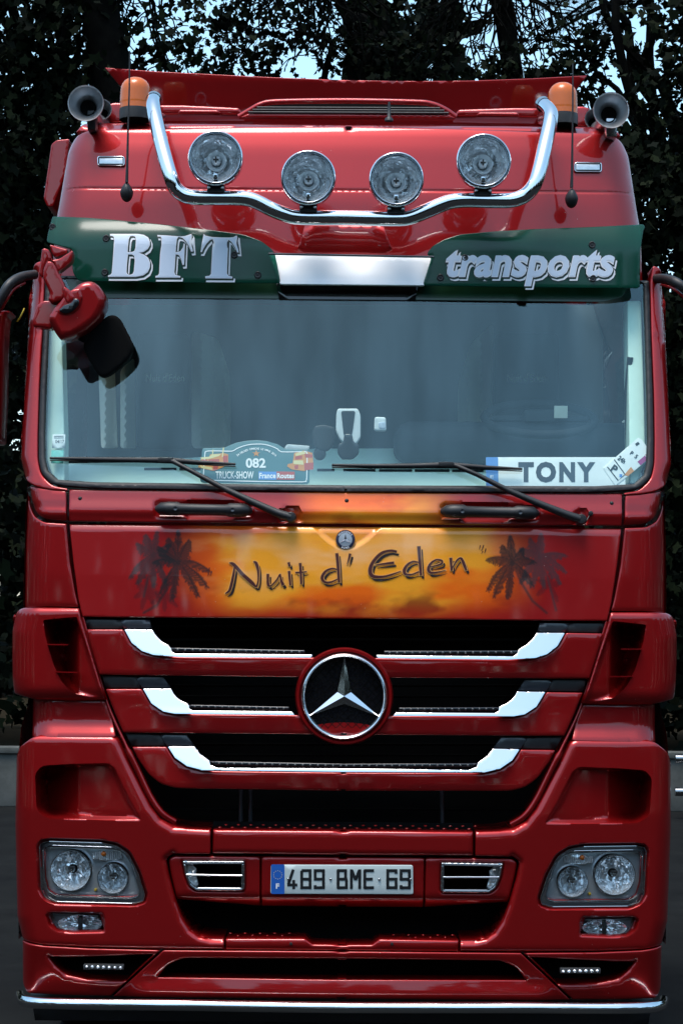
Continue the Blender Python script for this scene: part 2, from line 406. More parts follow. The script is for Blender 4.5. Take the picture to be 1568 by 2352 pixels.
M = dict(
 paint=paintmat('red_metallic_paint'), art=paintmat('airbrushed_paint', attr='airbrush'),
 bucket=mat('lamp_housing_grey', (.42, .44, .46), .3, .5), collar=mat('bulb_collar', (.82, .86, .88), .35, .3), chrome=mat('chrome', (.74, .77, .80), .05, 1.0, noise=.04, nscale=6),
 satin=mat('satin_metal', (.45, .46, .47), .22, 1.0, noise=.1, nscale=20),
 grey=mat('dark_grey_bezel', (.10, .105, .11), .25, .6, noise=.1),
 dark=mat('black_plastic', (.012, .012, .013), .45, noise=.2, nscale=30, bump=.3, bscale=500),
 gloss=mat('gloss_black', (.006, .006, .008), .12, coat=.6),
 navy=mat('gloss_dark_grey', (.03, .034, .042), .3, coat=.4),
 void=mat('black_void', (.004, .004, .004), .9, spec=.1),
 rubber=mat('rubber', (.012, .012, .014), .55, noise=.2),
 white=mat('white_panel', (.86, .87, .88), .35, noise=.05, nscale=12),
 letter=mat('letter_pale_blue', (.62, .70, .82), .35), lwhite=mat('letter_white', (.82, .82, .84), .4),
 lblack=mat('letter_black', (.008, .010, .012), .4), brown=mat('brush_brown', (.07, .012, .010), .35, coat=.6), bblack=mat('brush_black', (.016, .008, .008), .35, coat=.6),
 halo=mat('brush_halo', (.78, .36, .09), .4, coat=.6),
 green=glassmat('green_acrylic', (.02, .24, .15), ior=1.5, gain=.8, rough=.16, body_col=(.004, .060, .036), body_mix=.75),
 greend=mat('reflection_and_letter_green', (.002, .035, .012), .3, coat=.3),
 glass=glassmat('windscreen_glass', (.92, 1.0, .97), gloss=(.66, .95, 1), gain=2.3, film=.28),
 clear=glassmat('lamp_glass', (.92, .95, .96), gain=1.0),
 reflector=mat('lamp_reflector', (.96, .98, 1.0), .12, .72, bump=1.0, bscale=11, bdist=.03),
 amber=mat('amber_plastic', (.62, .12, .0), .25, coat=.3), mint=mat('mint_dashboard', (.66, .86, .76), .6, noise=.04),
 blue=mat('plate_blue', (.012, .10, .42), .4), plate=mat('plate_white', (.50, .58, .58), .35, noise=.06, nscale=15),
 teal=mat('plaque_teal', (.05, .16, .19), .4), orange=mat('print_orange', (.62, .24, .06), .5), pred=mat('print_red', (.45, .06, .05), .5),
 pcream=mat('print_cream', (.70, .60, .30), .5), purple=mat('print_purple', (.35, .03, .20), .5), pblue=mat('print_blue', (.08, .25, .62), .5),
 seat=mat('seat_fabric', (.035, .045, .055), .85, noise=.2), cream=mat('cab_trim_cream', (.75, .78, .66), .8, noise=.1, nscale=4), cabin=mat('cabin_grey', (.13, .19, .22), .8, noise=.3, nscale=3),
 horn_in=mat('horn_inside', (.2, .2, .2), .3, 1.0), yellow=mat('yellow_gold', (.7, .45, .04), .3, .5),
 paper=mat('paper_white', (.84, .88, .88), .5), print_=mat('print_dark', (.02, .03, .05), .5))
TR = thing('truck', 'red metallic truck with chrome light bar, green tinted visor and sunset airbrush on its front', 'truck', (0, 0, 0))

# ================================================================== 1. cab body
# upper cab above the windscreen
up = [(795, 289), (560, 290), (380, 294), (215, 296, 20), (172, 302, 20), (152, 330, 20), (140, 400), (128, 470), (119, 510), (114, 640), (300, 672), (795, 672)]
L = sym(rnd(up, 8))
o = plate('upper_cab_panel', L, uvin=True, sp=16, r=5, thick=.08, m=M['paint'], parent=TR,
      guides=[([(-645, uv((791, 436))[1]), (645, uv((791, 436))[1])], (-7, -4.5, -2.4, 0, 2.4, 4.5, 7))],
      reliefs=[lambda V: .003*np.exp(-((V[:, 1]-uv((791, 436))[1])/2.4)**2),
               lambda V: .12*(1-np.sqrt(np.clip(1-(1-np.clip((692-(abs(V[:, 0])-np.interp(V[:, 1], [-1160, -1100, -930, -800], [-62, -38, -10, 0])))/70, 0, 1))**2, 0, 1)))])
# roof crown above the crease
rc = [(795, 264), (600, 264), (380, 271), (230, 273, 10), (190, 283, 10), (174, 303), (380, 296), (795, 291)]
plate('roof_crown', sym(rnd(rc, 3)), uvin=True, sp=14, r=3, off=.05, thick=.1, m=M['paint'], parent=TR,
      reliefs=[lambda V: .15*sstep((-(V[:, 1])-1154)/30)])
# cab side walls and roof skin behind the front, door seam
def side_wall():
    prof = [(172, 300), (152, 330), (128, 470), (113, 560), (85, 640), (62, 760), (46, 1000), (52, 1120), (48, 1400), (60, 1600), (40, 1720), (40, 2150)]
    bm = bmesh.new(); A = []; 
    for p in spline(prof, 4):
        P = at(p[0], p[1], .3 if p[1] > 700 else .5); y0 = max(float(body(-P.x*0+1.1, P.z))+.10, .2)
        A.append([bm.verts.new((P.x+.02, y, P.z)) for y in (y0, .5+y0*.6, 1.1, 1.7, 2.25)])
    zw = (at(60, 1040, .5).z, at(60, 745, .5).z); win = []
    for a, b in zip(A, A[1:]):
        for k in range(4):
            if k in (1, 2) and zw[0] < (a[0].co.z+b[0].co.z)/2 < zw[1]: win.append([v_.co.copy() for v_ in (a[k], a[k+1], b[k+1], b[k])]); continue
            bm.faces.new((a[k], a[k+1], b[k+1], b[k]))
    s_ = from_bm('cab_side', bm, M['paint'], TR); bm = bmesh.new()
    for q_ in win: bm.faces.new([bm.verts.new(c) for c in q_])
    bmesh.ops.remove_doubles(bm, verts=bm.verts, dist=1e-4); from_bm('side_window', bm, M['clear'], s_)
    return s_
s_ = side_wall(); mirror(s_, TR)
box('cab_rear_wall', (-1.15, 2.2, .9), (1.15, 2.26, 3.6), M['paint'], TR)
box('cab_roof', (-1.0, .95, 3.60), (1.0, 2.25, 3.70), M['paint'], TR, bev=.04)
# swept roof deflector
def_l = rnd([(240, 154, 3), (360, 163), (480, 169), (620, 176), (800, 183), (950, 185), (1080, 184), (1220, 179), (1349, 172, 3), (1322, 207, 10), (1300, 300), (290, 300), (283, 205, 12)], 4)
plate('roof_deflector', def_l, fn=lambda X, Z: .98-.25*np.clip(Z-3.85, -.2, .4)+.12*(X/1.2)**2, sp=22, r=2, thick=.012, m=M['paint'], parent=TR)
# roof hatch rim, seal and lid
hp = spline([(548, 268, 0), (575, 252, 0), (600, 239, 0), (640, 233, 0), (795, 231, 0), (950, 234, 0), (990, 238, 0), (1020, 250, 0), (1047, 268, 0)], 6)
tube('roof_hatch_rim', [at(p[0], p[1], .74) for p in hp], .012, 10, M['paint'], TR)
plate('roof_hatch_recess', rnd([(560, 268), (600, 242), (640, 237), (950, 237), (990, 241), (1035, 266)], 4), fn=flat(.80), sp=30, r=1, thick=.01, m=M['void'], parent=TR)
for k, yy in enumerate((247, 252.5, 258)):
    tube('roof_hatch_slat', [at(x, yy+.004*(x-795), .72-.01*k) for x in np.linspace(590-10*k, 1010+10*k, 9)], .0048, 8, M['dark'], TR)
plate('roof_hatch_sill', rnd([(553, 268), (570, 260), (1030, 262), (1045, 270)], 3), fn=flat(.70), sp=20, r=3, thick=.04, m=M['paint'], parent=TR)
for pts in ([(362, 240), (420, 240), (548, 246), (560, 262), (380, 262), (366, 262)],):
    o = plate('roof_fairing', rnd(pts, 4), fn=flat(.78), sp=16, r=6, thick=.1, m=M['paint'], parent=TR); mirror(o)
    o = plate('roof_fairing_top', rnd([(412, 251), (500, 252), (508, 259), (408, 260)], 3), fn=flat(.75), sp=10, r=3, thick=.05, m=M['paint'], parent=TR); mirror(o)
    o = plate('roof_corner_block', rnd([(247, 238), (262, 234), (350, 236), (352, 280), (250, 280)], 4), fn=flat(.80), sp=14, r=6, thick=.2, m=M['paint'], parent=TR); mirror(o)
# side rails seen beyond the left edge (door hinge fairing)
o = plate('side_fairing', rnd([(118, 330), (130, 321), (160, 318), (150, 400), (122, 474), (108, 474), (100, 455)], 5), fn=flat(.95), sp=5, r=2, thick=.5, m=M['paint'], parent=TR)
# windscreen, seal, pillars
gl = [(795, 640), (118, 640), (112, 755), (106, 900), (103, 1000), (104, 1052), (110, 1080, 10), (132, 1101, 10), (220, 1107), (795, 1114)]
plate('windscreen', sym(gl), uvin=True, sp=40, r=1, rd=.0, thick=0, m=M['glass'], parent=TR)
sl_o = [(795, 632), (104, 632), (99, 755), (91, 900), (88, 1000), (88, 1055), (94, 1088, 14), (120, 1114, 14), (220, 1122), (795, 1130)]
plate('windscreen_seal', sym(rnd(sl_o, 6)), [sym(gl)], uvin=True, sp=16, r=6, rd=.012, off=-.012, thick=.05, m=M['rubber'], parent=TR)
pl_ = [(97, 598, 6), (80, 603, 8), (70, 628, 8), (62, 680), (57, 765), (49, 896), (42, 1000), (40, 1052, 12), (50, 1094, 16), (78, 1118, 14), (120, 1126), (155, 1127),
       (155, 1122), (120, 1115, 10), (94, 1090, 14), (87, 1055, 10), (87, 1000), (90, 900), (98, 755), (103, 640)]
o = plate('windscreen_pillar', rnd(pl_, 6), sp=8, r=4, thick=.25, m=M['paint'], parent=TR, off=-.005,
      reliefs=[roll([(70, 628), (57, 765), (49, 896), (40, 1052), (50, 1094)], 26, .10), groove([(50, 765), (100, 764)], 1.4, .006)]); mirror(o)
# visor's reflection in the screen head, painted as green bands with black between
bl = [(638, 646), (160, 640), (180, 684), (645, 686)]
o = plate('visor_reflection_band', rnd([(648, 640), (150, 640), (165, 672, 10), (210, 684, 10), (640, 686)], 2), sp=30, r=1, rd=.001, off=-.004, thick=.002, m=M['greend'], parent=TR); mirror(o)
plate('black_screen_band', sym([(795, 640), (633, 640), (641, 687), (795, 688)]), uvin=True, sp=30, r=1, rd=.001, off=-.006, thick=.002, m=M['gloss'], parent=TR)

# ================================================================== 2. cowl strip, airbrushed panel, corner panels
def vnoise(x, y, s, seed):
    r_ = np.random.default_rng(seed); G = r_.random((64, 64)); x = x/s+100; y = y/s+100
    xi, yi = np.floor(x).astype(int), np.floor(y).astype(int); fx, fy = sstep(x-xi), sstep(y-yi); g = lambda a, b: G[a % 64, b % 64]
    return (g(xi, yi)*(1-fx)+g(xi+1, yi)*fx)*(1-fy)+(g(xi, yi+1)*(1-fx)+g(xi+1, yi+1)*fx)*fy
def fbm(x, y, s, seed): return sum(vnoise(x, y, s/2**k, seed+k)*.5**(k+1) for k in range(4))/.9375
def palm(P, cx, cy, fr, trunk, wd=1.0):
    """airbrushed palm: fronds as curved strokes with hanging leaflets; returns coverage 0..1"""
    fr = [(a_, l_*1.12, d_*1.25) for a_, l_, d_ in fr]; cov = np.zeros(len(P)); rr = random.Random(int(cx))
    def stroke(line, w_, a=1.0):
        d = pdist(P, line); return np.clip(1-(d/w_)**2, 0, 1)*a
    for (ang, ln, droop) in fr[::1] if len(fr) < 8 else [f_ for i_, f_ in enumerate(fr) if i_ % 4 != 3]:
        a = radians(ang); pts = []
        for k in range(8):
            t = k/7; x = cx+cos(a)*ln*t; y = cy-sin(a)*ln*t+droop*t*t; pts.append((x, y))
        near = (abs(P[:, 0]-cx) < 90) & (abs(P[:, 1]-cy) < 100)
        idx = np.where(near)[0]; Q = P[idx]
        c = np.clip(1-(pdist(Q, pts)/3.2)**2, 0, 1)
        for k in range(1, 26):
            t = k/25; x = cx+cos(a)*ln*t; y = cy-sin(a)*ln*t+droop*t*t
            l = (8+13*sin(pi*min(1, t*.95+.1)))*wd*rr.uniform(.6, 1.15)
            for s_ in (-1, 1):
                rx, ry = cos(a), (-sin(a)*ln+2*droop*t)/ln; vx, vy = rx*.55-ry*s_*.55, ry*.55+rx*s_*.55+.75; q_ = math.hypot(vx, vy)*(1 if vy > .35 else 1.9); ex = x+vx/q_*l; ey = y+vy/q_*l
                c = np.maximum(c, np.clip(1-(pdist(Q, [(x, y), (ex, ey)])/2.0)**2, 0, 1)*.92)
        cov[idx] = np.maximum(cov[idx], c)
    cov = np.maximum(cov, np.clip(1.15-np.hypot((P[:, 0]-cx)/(11*wd), (P[:, 1]-cy-4)/(15*wd))**2, 0, 1))
    if trunk: cov = np.maximum(cov, stroke(trunk, 4.2*wd, .8))
    return cov
def airbrush(px, py):
    x, y = px, py; n = len(x); col = np.zeros((n, 3)); red = np.array(RED)*1.0
    s = np.array([.36, .007, .003]); orange = np.array([.88, .14, .003]); yel = np.array([.95, .36, .018]); sand = np.array([.95, .45, .15]); brn = np.array([.16, .016, .004])
    nx = fbm(x*.45+y*.5, y*1.25-x*.12, 95, 3); n2 = fbm(x*.4, y*1.4, 60, 11); n3 = fbm(x*.5+y*.3, y, 50, 23)
    edge = np.clip(sstep((x-(318+75*nx+.12*(y-1230)))/205)*sstep(((1300-80*n2)-x)/195)*(.85+.4*n2), 0, 1)
    top = np.where(y < 1204, sstep((x-640)/110)*sstep((1080-x)/150)*.9, 1)
    low = sstep((1432+30*(nx-.5)-y)/70)
    up_ = .55+.45*sstep((y-1205)/45)+.5*np.exp(-((x-800)/190)**2)
    wg = np.clip(edge*low*np.clip(up_, 0, 1)*top, 0, 1)
    base = red*(1-edge[:, None]*.9*sstep((y-1330)/60)[:, None])+s*(edge*.9*sstep((y-1330)/60))[:, None]
    yy = (np.clip((nx-.38)*4.5, 0, 1)*sstep((edge-.55)/.4))[:, None]; warm = orange*(1-yy)+yel*yy
    sd_ = np.clip((n2-.5)*4*np.exp(-((y-1290)/55)**2), 0, 1)[:, None]; warm = warm*(1-sd_)+sand*sd_
    bb = (np.clip((n3-.56)*5, 0, 1)*np.clip((y-1335)/50, 0, 1))[:, None]*.8; warm = warm*(1-bb)+brn*bb
    b2 = (np.clip((.40-n3)*4, 0, 1)*np.clip((1270-y)/60, 0, 1))[:, None]*.55; warm = warm*(1-b2)+s*b2
    col = base*(1-wg[:, None])+warm*wg[:, None]
    P = np.stack([x, y], 1)
    A1 = palm(P, 409, 1288, [(90, 55, -6), (112, 52, 2), (65, 52, 4), (40, 60, 22), (12, 64, 30), (-20, 62, 28), (-50, 62, 20), (-78, 70, 8), (-100, 70, 6), (-125, 62, 12), (160, 52, 18), (185, 50, 32), (140, 52, 4)], [(409, 1288), (395, 1335), (360, 1390), (330, 1408)])
    A2 = palm(P, 352, 1272, [(80, 46, 0), (110, 44, 2), (140, 44, 6), (168, 50, 14), (200, 50, 28), (40, 44, 8), (10, 44, 20), (-30, 46, 24), (-60, 52, 14), (-90, 56, 8), (-125, 55, 12)], [(352, 1272), (342, 1320), (330, 1370)], .9)
    A3 = palm(P, 337, 1352, [(90, 24, 0), (140, 28, 4), (40, 26, 6), (190, 24, 12), (-10, 26, 12), (-60, 28, 8), (-110, 30, 10)], [(337, 1352), (327, 1400)], .55)
    A4 = palm(P, 378, 1368, [(80, 20, 0), (140, 24, 6), (20, 24, 8), (180, 26, 12), (-20, 26, 10), (-90, 22, 6)], [(378, 1368), (360, 1396), (330, 1407)], .5)
    B1 = palm(P, 1176, 1289, [(95, 52, 0), (120, 40, 2), (150, 58, 22), (172, 60, 32), (200, 52, 36), (232, 60, 22), (262, 66, 8), (285, 60, 6), (60, 44, 10), (30, 50, 22), (-25, 42, 26), (-55, 60, 14)], [(1176, 1290), (1195, 1335), (1222, 1380), (1255, 1408)])
    B2 = palm(P, 1238, 1276, [(85, 46, 0), (115, 44, 4), (145, 48, 12), (170, 52, 28), (215, 46, 26), (255, 52, 10), (280, 54, 8), (55, 46, 6), (20, 56, 16), (-5, 54, 26), (-40, 56, 18)], [(1238, 1276), (1258, 1330), (1276, 1402)], .9)
    B3 = palm(P, 1262, 1340, [(90, 20, 0), (150, 26, 6), (20, 22, 6), (200, 26, 12), (-60, 30, 8)], [(1262, 1340), (1278, 1402)], .55)
    dk = np.array([.010, .014, .016]); dk2 = np.array([.05, .008, .012])
    for a, d, k in ((A3, dk2, .55), (A4, dk2, .55), (B3, dk2, .5), (A2, dk*1.6, .85), (B2, dk*2+dk2*.3, .80), (A1, dk, .93), (B1, dk, .93)):
        a = (a*k)[:, None]; col = col*(1-a)+d*a
    return col
cs = [(795, 1131), (300, 1126), (159, 1124, 3), (159, 1197, 3), (300, 1199), (355, 1200), (795, 1203)]
wl = lambda V: .004*sstep((V[:, 1]-uv((791, 1160))[1])/14)
plate('cowl_strip', sym(cs), uvin=True, sp=6, r=3, thick=.04, m=M['art'], parent=TR, color=airbrush,
      reliefs=[lambda V: -.012*sstep((V[:, 1]-uv((791, 1150))[1])/30)*sstep((uv((791, 1200))[1]-V[:, 1])/26),
               pocket([(352, 1158), (360, 1150), (575, 1153), (583, 1160), (583, 1188), (575, 1192), (360, 1190), (352, 1182)], 6, .016),
               pocket([(425, 1150), (430, 1146), (535, 1147), (541, 1152), (541, 1188), (530, 1196), (432, 1195), (424, 1188)], 5, .02),
               pocket([(1008, 1162), (1016, 1155), (1230, 1158), (1240, 1165), (1240, 1190), (1232, 1197), (1016, 1194), (1008, 1186)], 6, .016),
               pocket([(1060, 1156), (1066, 1152), (1165, 1152), (1171, 1158), (1171, 1192), (1160, 1202), (1066, 1201), (1058, 1192)], 5, .02),
               pocket([(640, 1170), (660, 1163), (684, 1163), (693, 1172), (694, 1200), (640, 1203)], 5, .018),
               pocket([(1315, 1176), (1330, 1168), (1345, 1168), (1352, 1180), (1352, 1204), (1315, 1206)], 5, .015)])
hood = [(795, 1210), (300, 1205), (159, 1204, 3), (168, 1290), (180, 1378), (189, 1417, 3), (400, 1419), (795, 1421)]
def vcrease(V):
    a = pdist(V, uvs([(700, 1205), (755, 1250), (775, 1262), (795, 1266), (815, 1263), (838, 1250), (893, 1206)]))
    ins = inside(V, uvs([(700, 1190), (755, 1250), (775, 1262), (795, 1266), (815, 1263), (838, 1250), (893, 1190)]))
    return np.where(ins, .007*sstep(a/14), 0)
plate('airbrushed_panel', sym(hood), uvin=True, sp=2.6, r=3, thick=.04, m=M['art'], parent=TR, color=airbrush,
      reliefs=[vcrease, lambda V: .012*sstep((uv((791, 1225))[1]-V[:, 1])/22)])
hood_fn = lambda X, Z: body(X, Z)
# screws on the cowl strip
for p in ((184, 1145), (796, 1150), (1404, 1156)):
    x, y, z = onsurf(*[np.array([q]) for q in uv(p)]); P = Vector((x[0], y[0]-.001, z[0]))
    lathe('screw', [(0, -.004), (.005, -.003), (.008, 0), (.008, .01)], P, m=M['dark'], parent=TR, n=12)
# corner pieces
o = plate('screen_corner_cap', rnd([(66, 1116, 3), (152, 1127, 3), (153, 1196, 3), (104, 1192, 14), (80, 1176, 10), (70, 1150, 8)], 4), sp=8, r=4, thick=.1, m=M['paint'], parent=TR,
          reliefs=[roll([(60, 1116), (66, 1150), (76, 1180)], 30, .07), lambda V: -.01*sstep((V[:, 1]-uv((100, 1160))[1])/20)*sstep((uv((100, 1195))[1]-V[:, 1])/20)]); mirror(o)
o = plate('corner_panel', rnd([(55, 1122, 4), (63, 1160, 6), (76, 1186, 10), (102, 1200, 8), (152, 1203, 3), (160, 1290), (172, 1360), (180, 1394, 3), (110, 1393), (47, 1396, 4), (49, 1260)], 5), sp=9, r=4, thick=.3, m=M['paint'], parent=TR,
          reliefs=[roll([(55, 1115), (49, 1260), (47, 1400)], 60, .12)]); mirror(o)
# corner fairing with the air intake
ink = rnd([(99, 1424, 5), (150, 1419), (176, 1417), (196, 1470), (218, 1540), (238, 1606), (205, 1603), (170, 1594, 12), (143, 1570, 14), (122, 1525), (104, 1462)], 4)
def inkd(V):
    return np.interp(V[:, 0]+CX, [95, 135, 180, 240], [.26, .22, .02, .0])
o = plate('corner_fairing', rnd([(23, 1412, 8), (46, 1396, 10), (110, 1395), (180, 1397, 3), (188, 1430), (203, 1480), (224, 1550), (243, 1609, 3), (170, 1612), (80, 1608), (24, 1594, 8), (19, 1500)], 4),
          sp=6, r=4, thick=.3, m=M['paint'], parent=TR, off=-.02,
          guides=[(ink+ink[:1], (-7, -4, -2, 0, 2, 5))],
          reliefs=[pocket(ink, 8, inkd), roll([(30, 1400), (19, 1450), (19, 1560), (24, 1600)], 60, .10), roll([(20, 1394), (182, 1394)], 16, .03), roll([(20, 1614), (245, 1614)], 40, .05)])
for p0, p1 in (((107, 1482), (156, 1482.5)), ((127, 1545), (177, 1546.5))):
    a, b = at(*p0, .10), at(*p1, .05)
    bm = bmesh.new(); vs = [bm.verts.new(c) for c in (a+Vector((0, .08, 0)), b+Vector((0, .04, 0)), b, a)]
    bm.faces.new(vs); g = bmesh.ops.extrude_face_region(bm, geom=bm.faces[:])
    for q in g['geom']:
        if isinstance(q, bmesh.types.BMVert): q.co.z += .0045
    f_ = from_bm('intake_fin', bm, M['paint'], o)
mirror(o)
o = plate('corner_neck', [(71, 1604), (243, 1608), (258, 1650), (268, 1694), (72, 1696), (70, 1650)], sp=9, r=3, thick=.2, m=M['paint'], parent=TR, off=.03,
          reliefs=[roll([(69, 1600), (69, 1700)], 50, .07), lambda V: -.03*sstep((V[:, 1]-uv((150, 1655))[1])/45)]); mirror(o)

# ================================================================== 3. grille
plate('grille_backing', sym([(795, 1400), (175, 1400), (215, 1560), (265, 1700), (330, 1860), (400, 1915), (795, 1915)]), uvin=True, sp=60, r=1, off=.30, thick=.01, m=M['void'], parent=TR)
for k in range(7):                       # faint bars deep in the openings
    yy = [1440, 1470, 1575, 1600, 1710, 1735, 1860][k]
    tube('grille_bar', [at(x, yy, .22) for x in (330, 500, 795, 1080, 1250)], .006, 6, M['void'], TR)
for x in (553, 575, 1015):
    tube('grille_strut', [at(x, 1815, .2), at(x, 1905, .2)], .008, 8, M['navy'], TR)
S1 = [(795, 1511), (415, 1509), (352, 1505), (325, 1496), (301, 1477), (282, 1446), (199, 1446), (206, 1475), (228, 1550), (795, 1557)]
S2 = [(795, 1644), (400, 1640), (374, 1635), (347, 1617), (325, 1583), (242, 1583), (262, 1635), (283, 1683), (795, 1688)]
S3 = [(795, 1775), (465, 1771), (428, 1762), (400, 1743), (382, 1716), (303, 1716), (318, 1745), (342, 1780, 8), (370, 1802, 10), (405, 1811, 8), (795, 1817)]
for S_ in (S1, S2, S3):
    plate('grille_slat', sym(rnd(S_, 3, 2)), uvin=True, sp=12, r=3.5, thick=.05, off=-.01, m=M['paint'], parent=TR,
          reliefs=[])
C1 = rnd([(283, 1446), (348, 1447), (354, 1457), (362, 1466), (372, 1475), (386, 1483), (392, 1489), (394, 1496), (402, 1502), (718, 1504), (714, 1511), (415, 1510), (352, 1505), (325, 1496), (301, 1477)], 2, 2)
C2 = rnd([(326, 1583), (391, 1583), (397, 1594), (405, 1603), (416, 1611), (430, 1617), (434, 1622), (434, 1628), (442, 1633), (670, 1635), (677, 1643), (400, 1640), (374, 1635), (347, 1617)], 2, 2)
for Cc in (C1, C2):
    vb_ = max(uv(p)[1] for p in Cc)
    o = plate('chrome_trim', Cc, sp=5, r=.8, rd=.001, thick=.012, off=-.045, m=M['chrome'], parent=TR, reliefs=[lambda V: .0006*(vb_-V[:, 1])]); mirror(o)
plate('chrome_trim', sym([(795, 1766), (500, 1765), (483, 1758), (480, 1748), (458, 1733), (445, 1716), (383, 1716), (401, 1742), (429, 1761), (465, 1770), (795, 1774)]), uvin=True, sp=6, r=.8, rd=.001, thick=.012, off=-.045, m=M['chrome'], parent=TR, reliefs=[lambda V: .0006*(329-V[:, 1])])
def led_strip(a, b, h, n, both=True):
    o = plate('led_strip', rnd([(a[0]-6, a[1]), (b[0], b[1]), (b[0], b[1]+h), (a[0]+8, a[1]+h)], 2, 2), sp=12, r=1.5, thick=.03, off=-.008, m=M['gloss'], parent=TR)
    bm = bmesh.new()
    for i in range(n):
        t = (i+.5)/n; x = a[0]+8+(b[0]-a[0]-12)*t; y = a[1]+(b[1]-a[1])*t+h*.5; X, Y, Z = onsurf(*[np.array([q]) for q in uv((x, y))])
        bmesh.ops.create_uvsphere(bm, u_segments=8, v_segments=5, radius=.0055, matrix=Matrix.Translation((X[0], Y[0]-.008, Z[0])))
    from_bm('led', bm, M['grey'], o)['kind'] = 'stuff'
    if both: mirror(o)
led_strip((392, 1488), (700, 1494), 9, 17); led_strip((432, 1619), (664, 1624), 8, 14)
o = led_strip((487, 1749), (795, 1755), 9, 17)
# dark shoulder pieces above each slat
for pts, p2 in (([(190, 1423), (277, 1424), (283, 1444), (199, 1444)], [(277, 1424), (343, 1424), (348, 1444), (283, 1444)]),
                ([(234, 1552), (310, 1555), (325, 1580), (242, 1580)], [(310, 1555), (375, 1556), (391, 1580), (326, 1580)]),
                ([(288, 1685), (366, 1688), (382, 1713), (302, 1713)], [(366, 1688), (428, 1689), (445, 1713), (383, 1713)])):
    o = plate('grille_shoulder', pts, sp=20, r=1, off=.015, thick=.03, m=M['dark'], parent=TR); mirror(o)
    o = plate('grille_shoulder', p2, sp=20, r=1, off=.012, thick=.03, m=M['navy'], parent=TR); mirror(o)
# red lip framing the grille
lip = spline([(190, 1418, .03), (212, 1500, .03), (245, 1610, .03), (285, 1703, .0), (318, 1772, .0), (345, 1829, .0), (372, 1868, .0), (402, 1888, .01)], 6)
o = tube('grille_lip', [at(p[0], p[1], float(body(.85, at(p[0], p[1], 0).z))+p[2]) for p in lip], [.006 if i < 20 else .012 for i in range(len(lip))], 10, M['paint'], TR); mirror(o)
# emblem
ec = at(790.2, 1600, .0); ec.y = .012; q = sz(1, 0)
er = lathe('emblem_ring', [(108*q, .05), (113*q, .02), (112.5*q, -.01), (109*q, -.022), (104*q, -.022), (100*q, -.012), (98*q, .004), (97*q, .05)], ec, n=96, m=M['paint'], parent=TR)
lathe('emblem_chrome_ring', [(100*q, .03), (99.8*q, -.016), (99*q, -.024), (97*q, -.031), (94.5*q, -.034), (92*q, -.031), (90*q, -.024), (89.2*q, -.016), (89*q, .03)], ec, n=96, m=mat('ring_chrome', (.85, .87, .9), .2, 1.0), parent=er)
lathe('emblem_disc', [(0, .004), (95*q, .004)], ec, n=64, m=M['gloss'], parent=er)
def star(name, c, R, r, h, base, m, parent):
    bm = bmesh.new(); ctr = bm.verts.new(c+Vector((0, -h, 0))); P = []
    for k in range(6):
        a = radians(90+60*k); rr = R if k % 2 == 0 else r
        P.append((bm.verts.new(c+Vector((rr*cos(a), (-h*.25 if k % 2 == 0 else 0), rr*sin(a)))), bm.verts.new(c+Vector((rr*cos(a), base, rr*sin(a))))))
    for k in range(6):
        a, b = P[k], P[(k+1) % 6]; bm.faces.new((ctr, a[0], b[0])); bm.faces.new((a[0], a[1], b[1], b[0]))
    bmesh.ops.recalc_face_normals(bm, faces=bm.faces)
    return from_bm(name, bm, m, parent, 0)
star('emblem_star', ec+Vector((0, 0, .001)), 92*q, 18*q, .020, .003, M['chrome'], er)
# faint mesh behind the star
bm = bmesh.new()
for s_ in (-1, 1):
    for k in range(-13, 14):
        off_ = k*13*q; hl = math.sqrt(max((92*q)**2-off_**2, 0)); d = Vector((s_, 0, 1)).normalized(); nn = Vector((1, 0, -s_)).normalized()
        a, b = ec+nn*off_-d*hl+Vector((0, .0025, 0)), ec+nn*off_+d*hl+Vector((0, .0025, 0)); wv = nn*.0012
        if hl < .01: continue
        bm.faces.new([bm.verts.new(v_) for v_ in (a-wv, a+wv, b+wv, b-wv)])
        for v_ in bm.verts[-4:] if False else []: pass
from_bm('emblem_mesh', bm, M['void'], er)['kind'] = 'stuff'
# round badge on the airbrushed panel
bc = at(793, 1240, 0); X, Y, Z = onsurf(*[np.array([k_]) for k_ in uv((793, 1240))]); bc = Vector((X[0], Y[0]+.004, Z[0]))
bd = lathe('badge', [(23*q, .01), (23*q, -.006), (21.8*q, -.009), (20.6*q, -.006), (0, -.006)], bc, n=48, m=M['satin'], parent=TR)
lathe('badge_band', [(20.8*q, -.0065), (20.4*q, -.0072), (16*q, -.0078), (15.6*q, -.0066)], bc, n=48, m=mat('badge_blue', (.05, .06, .12), .25, .3), parent=bd)
lathe('badge_disc', [(15.8*q, -.0066), (15.4*q, -.009), (0, -.011)], bc, n=48, m=mat('badge_silver', (.62, .67, .74), .3, .5), parent=bd)
star('badge_star', bc+Vector((0, -.0105, 0)), 13.5*q, 2.6*q, .004, .002, M['chrome'], bd)
def arc_text(s, c, rad, a0, a1, h, flip=False):
    items = []; n = len(s)
    for i, ch in enumerate(s):
        if ch == ' ': continue
        a = radians(a0+(a1-a0)*i/(n-1)); VF = text2d(ch, .03); A = np.array(VF[0]); A = A-[(A[:, 0].min()+A[:, 0].max())/2, -.35]; A *= h/.7
        th = (pi/2-a) if not flip else (-pi/2-a)
        R = np.array([[cos(th), sin(th)], [-sin(th), cos(th)]]); A = A@R
        items.append(([(c[0]+rad*cos(a)+p[0], c[1]-rad*sin(a)+p[1]) for p in A], VF[1]))
    return join_vf(items)
V, F = arc_text('MERCEDES', (793, 1240), 18.4, 140, 40, 4.2); decal('badge_lettering', V, F, M['lwhite'], bd, fn=flat(bc.y-.0085))
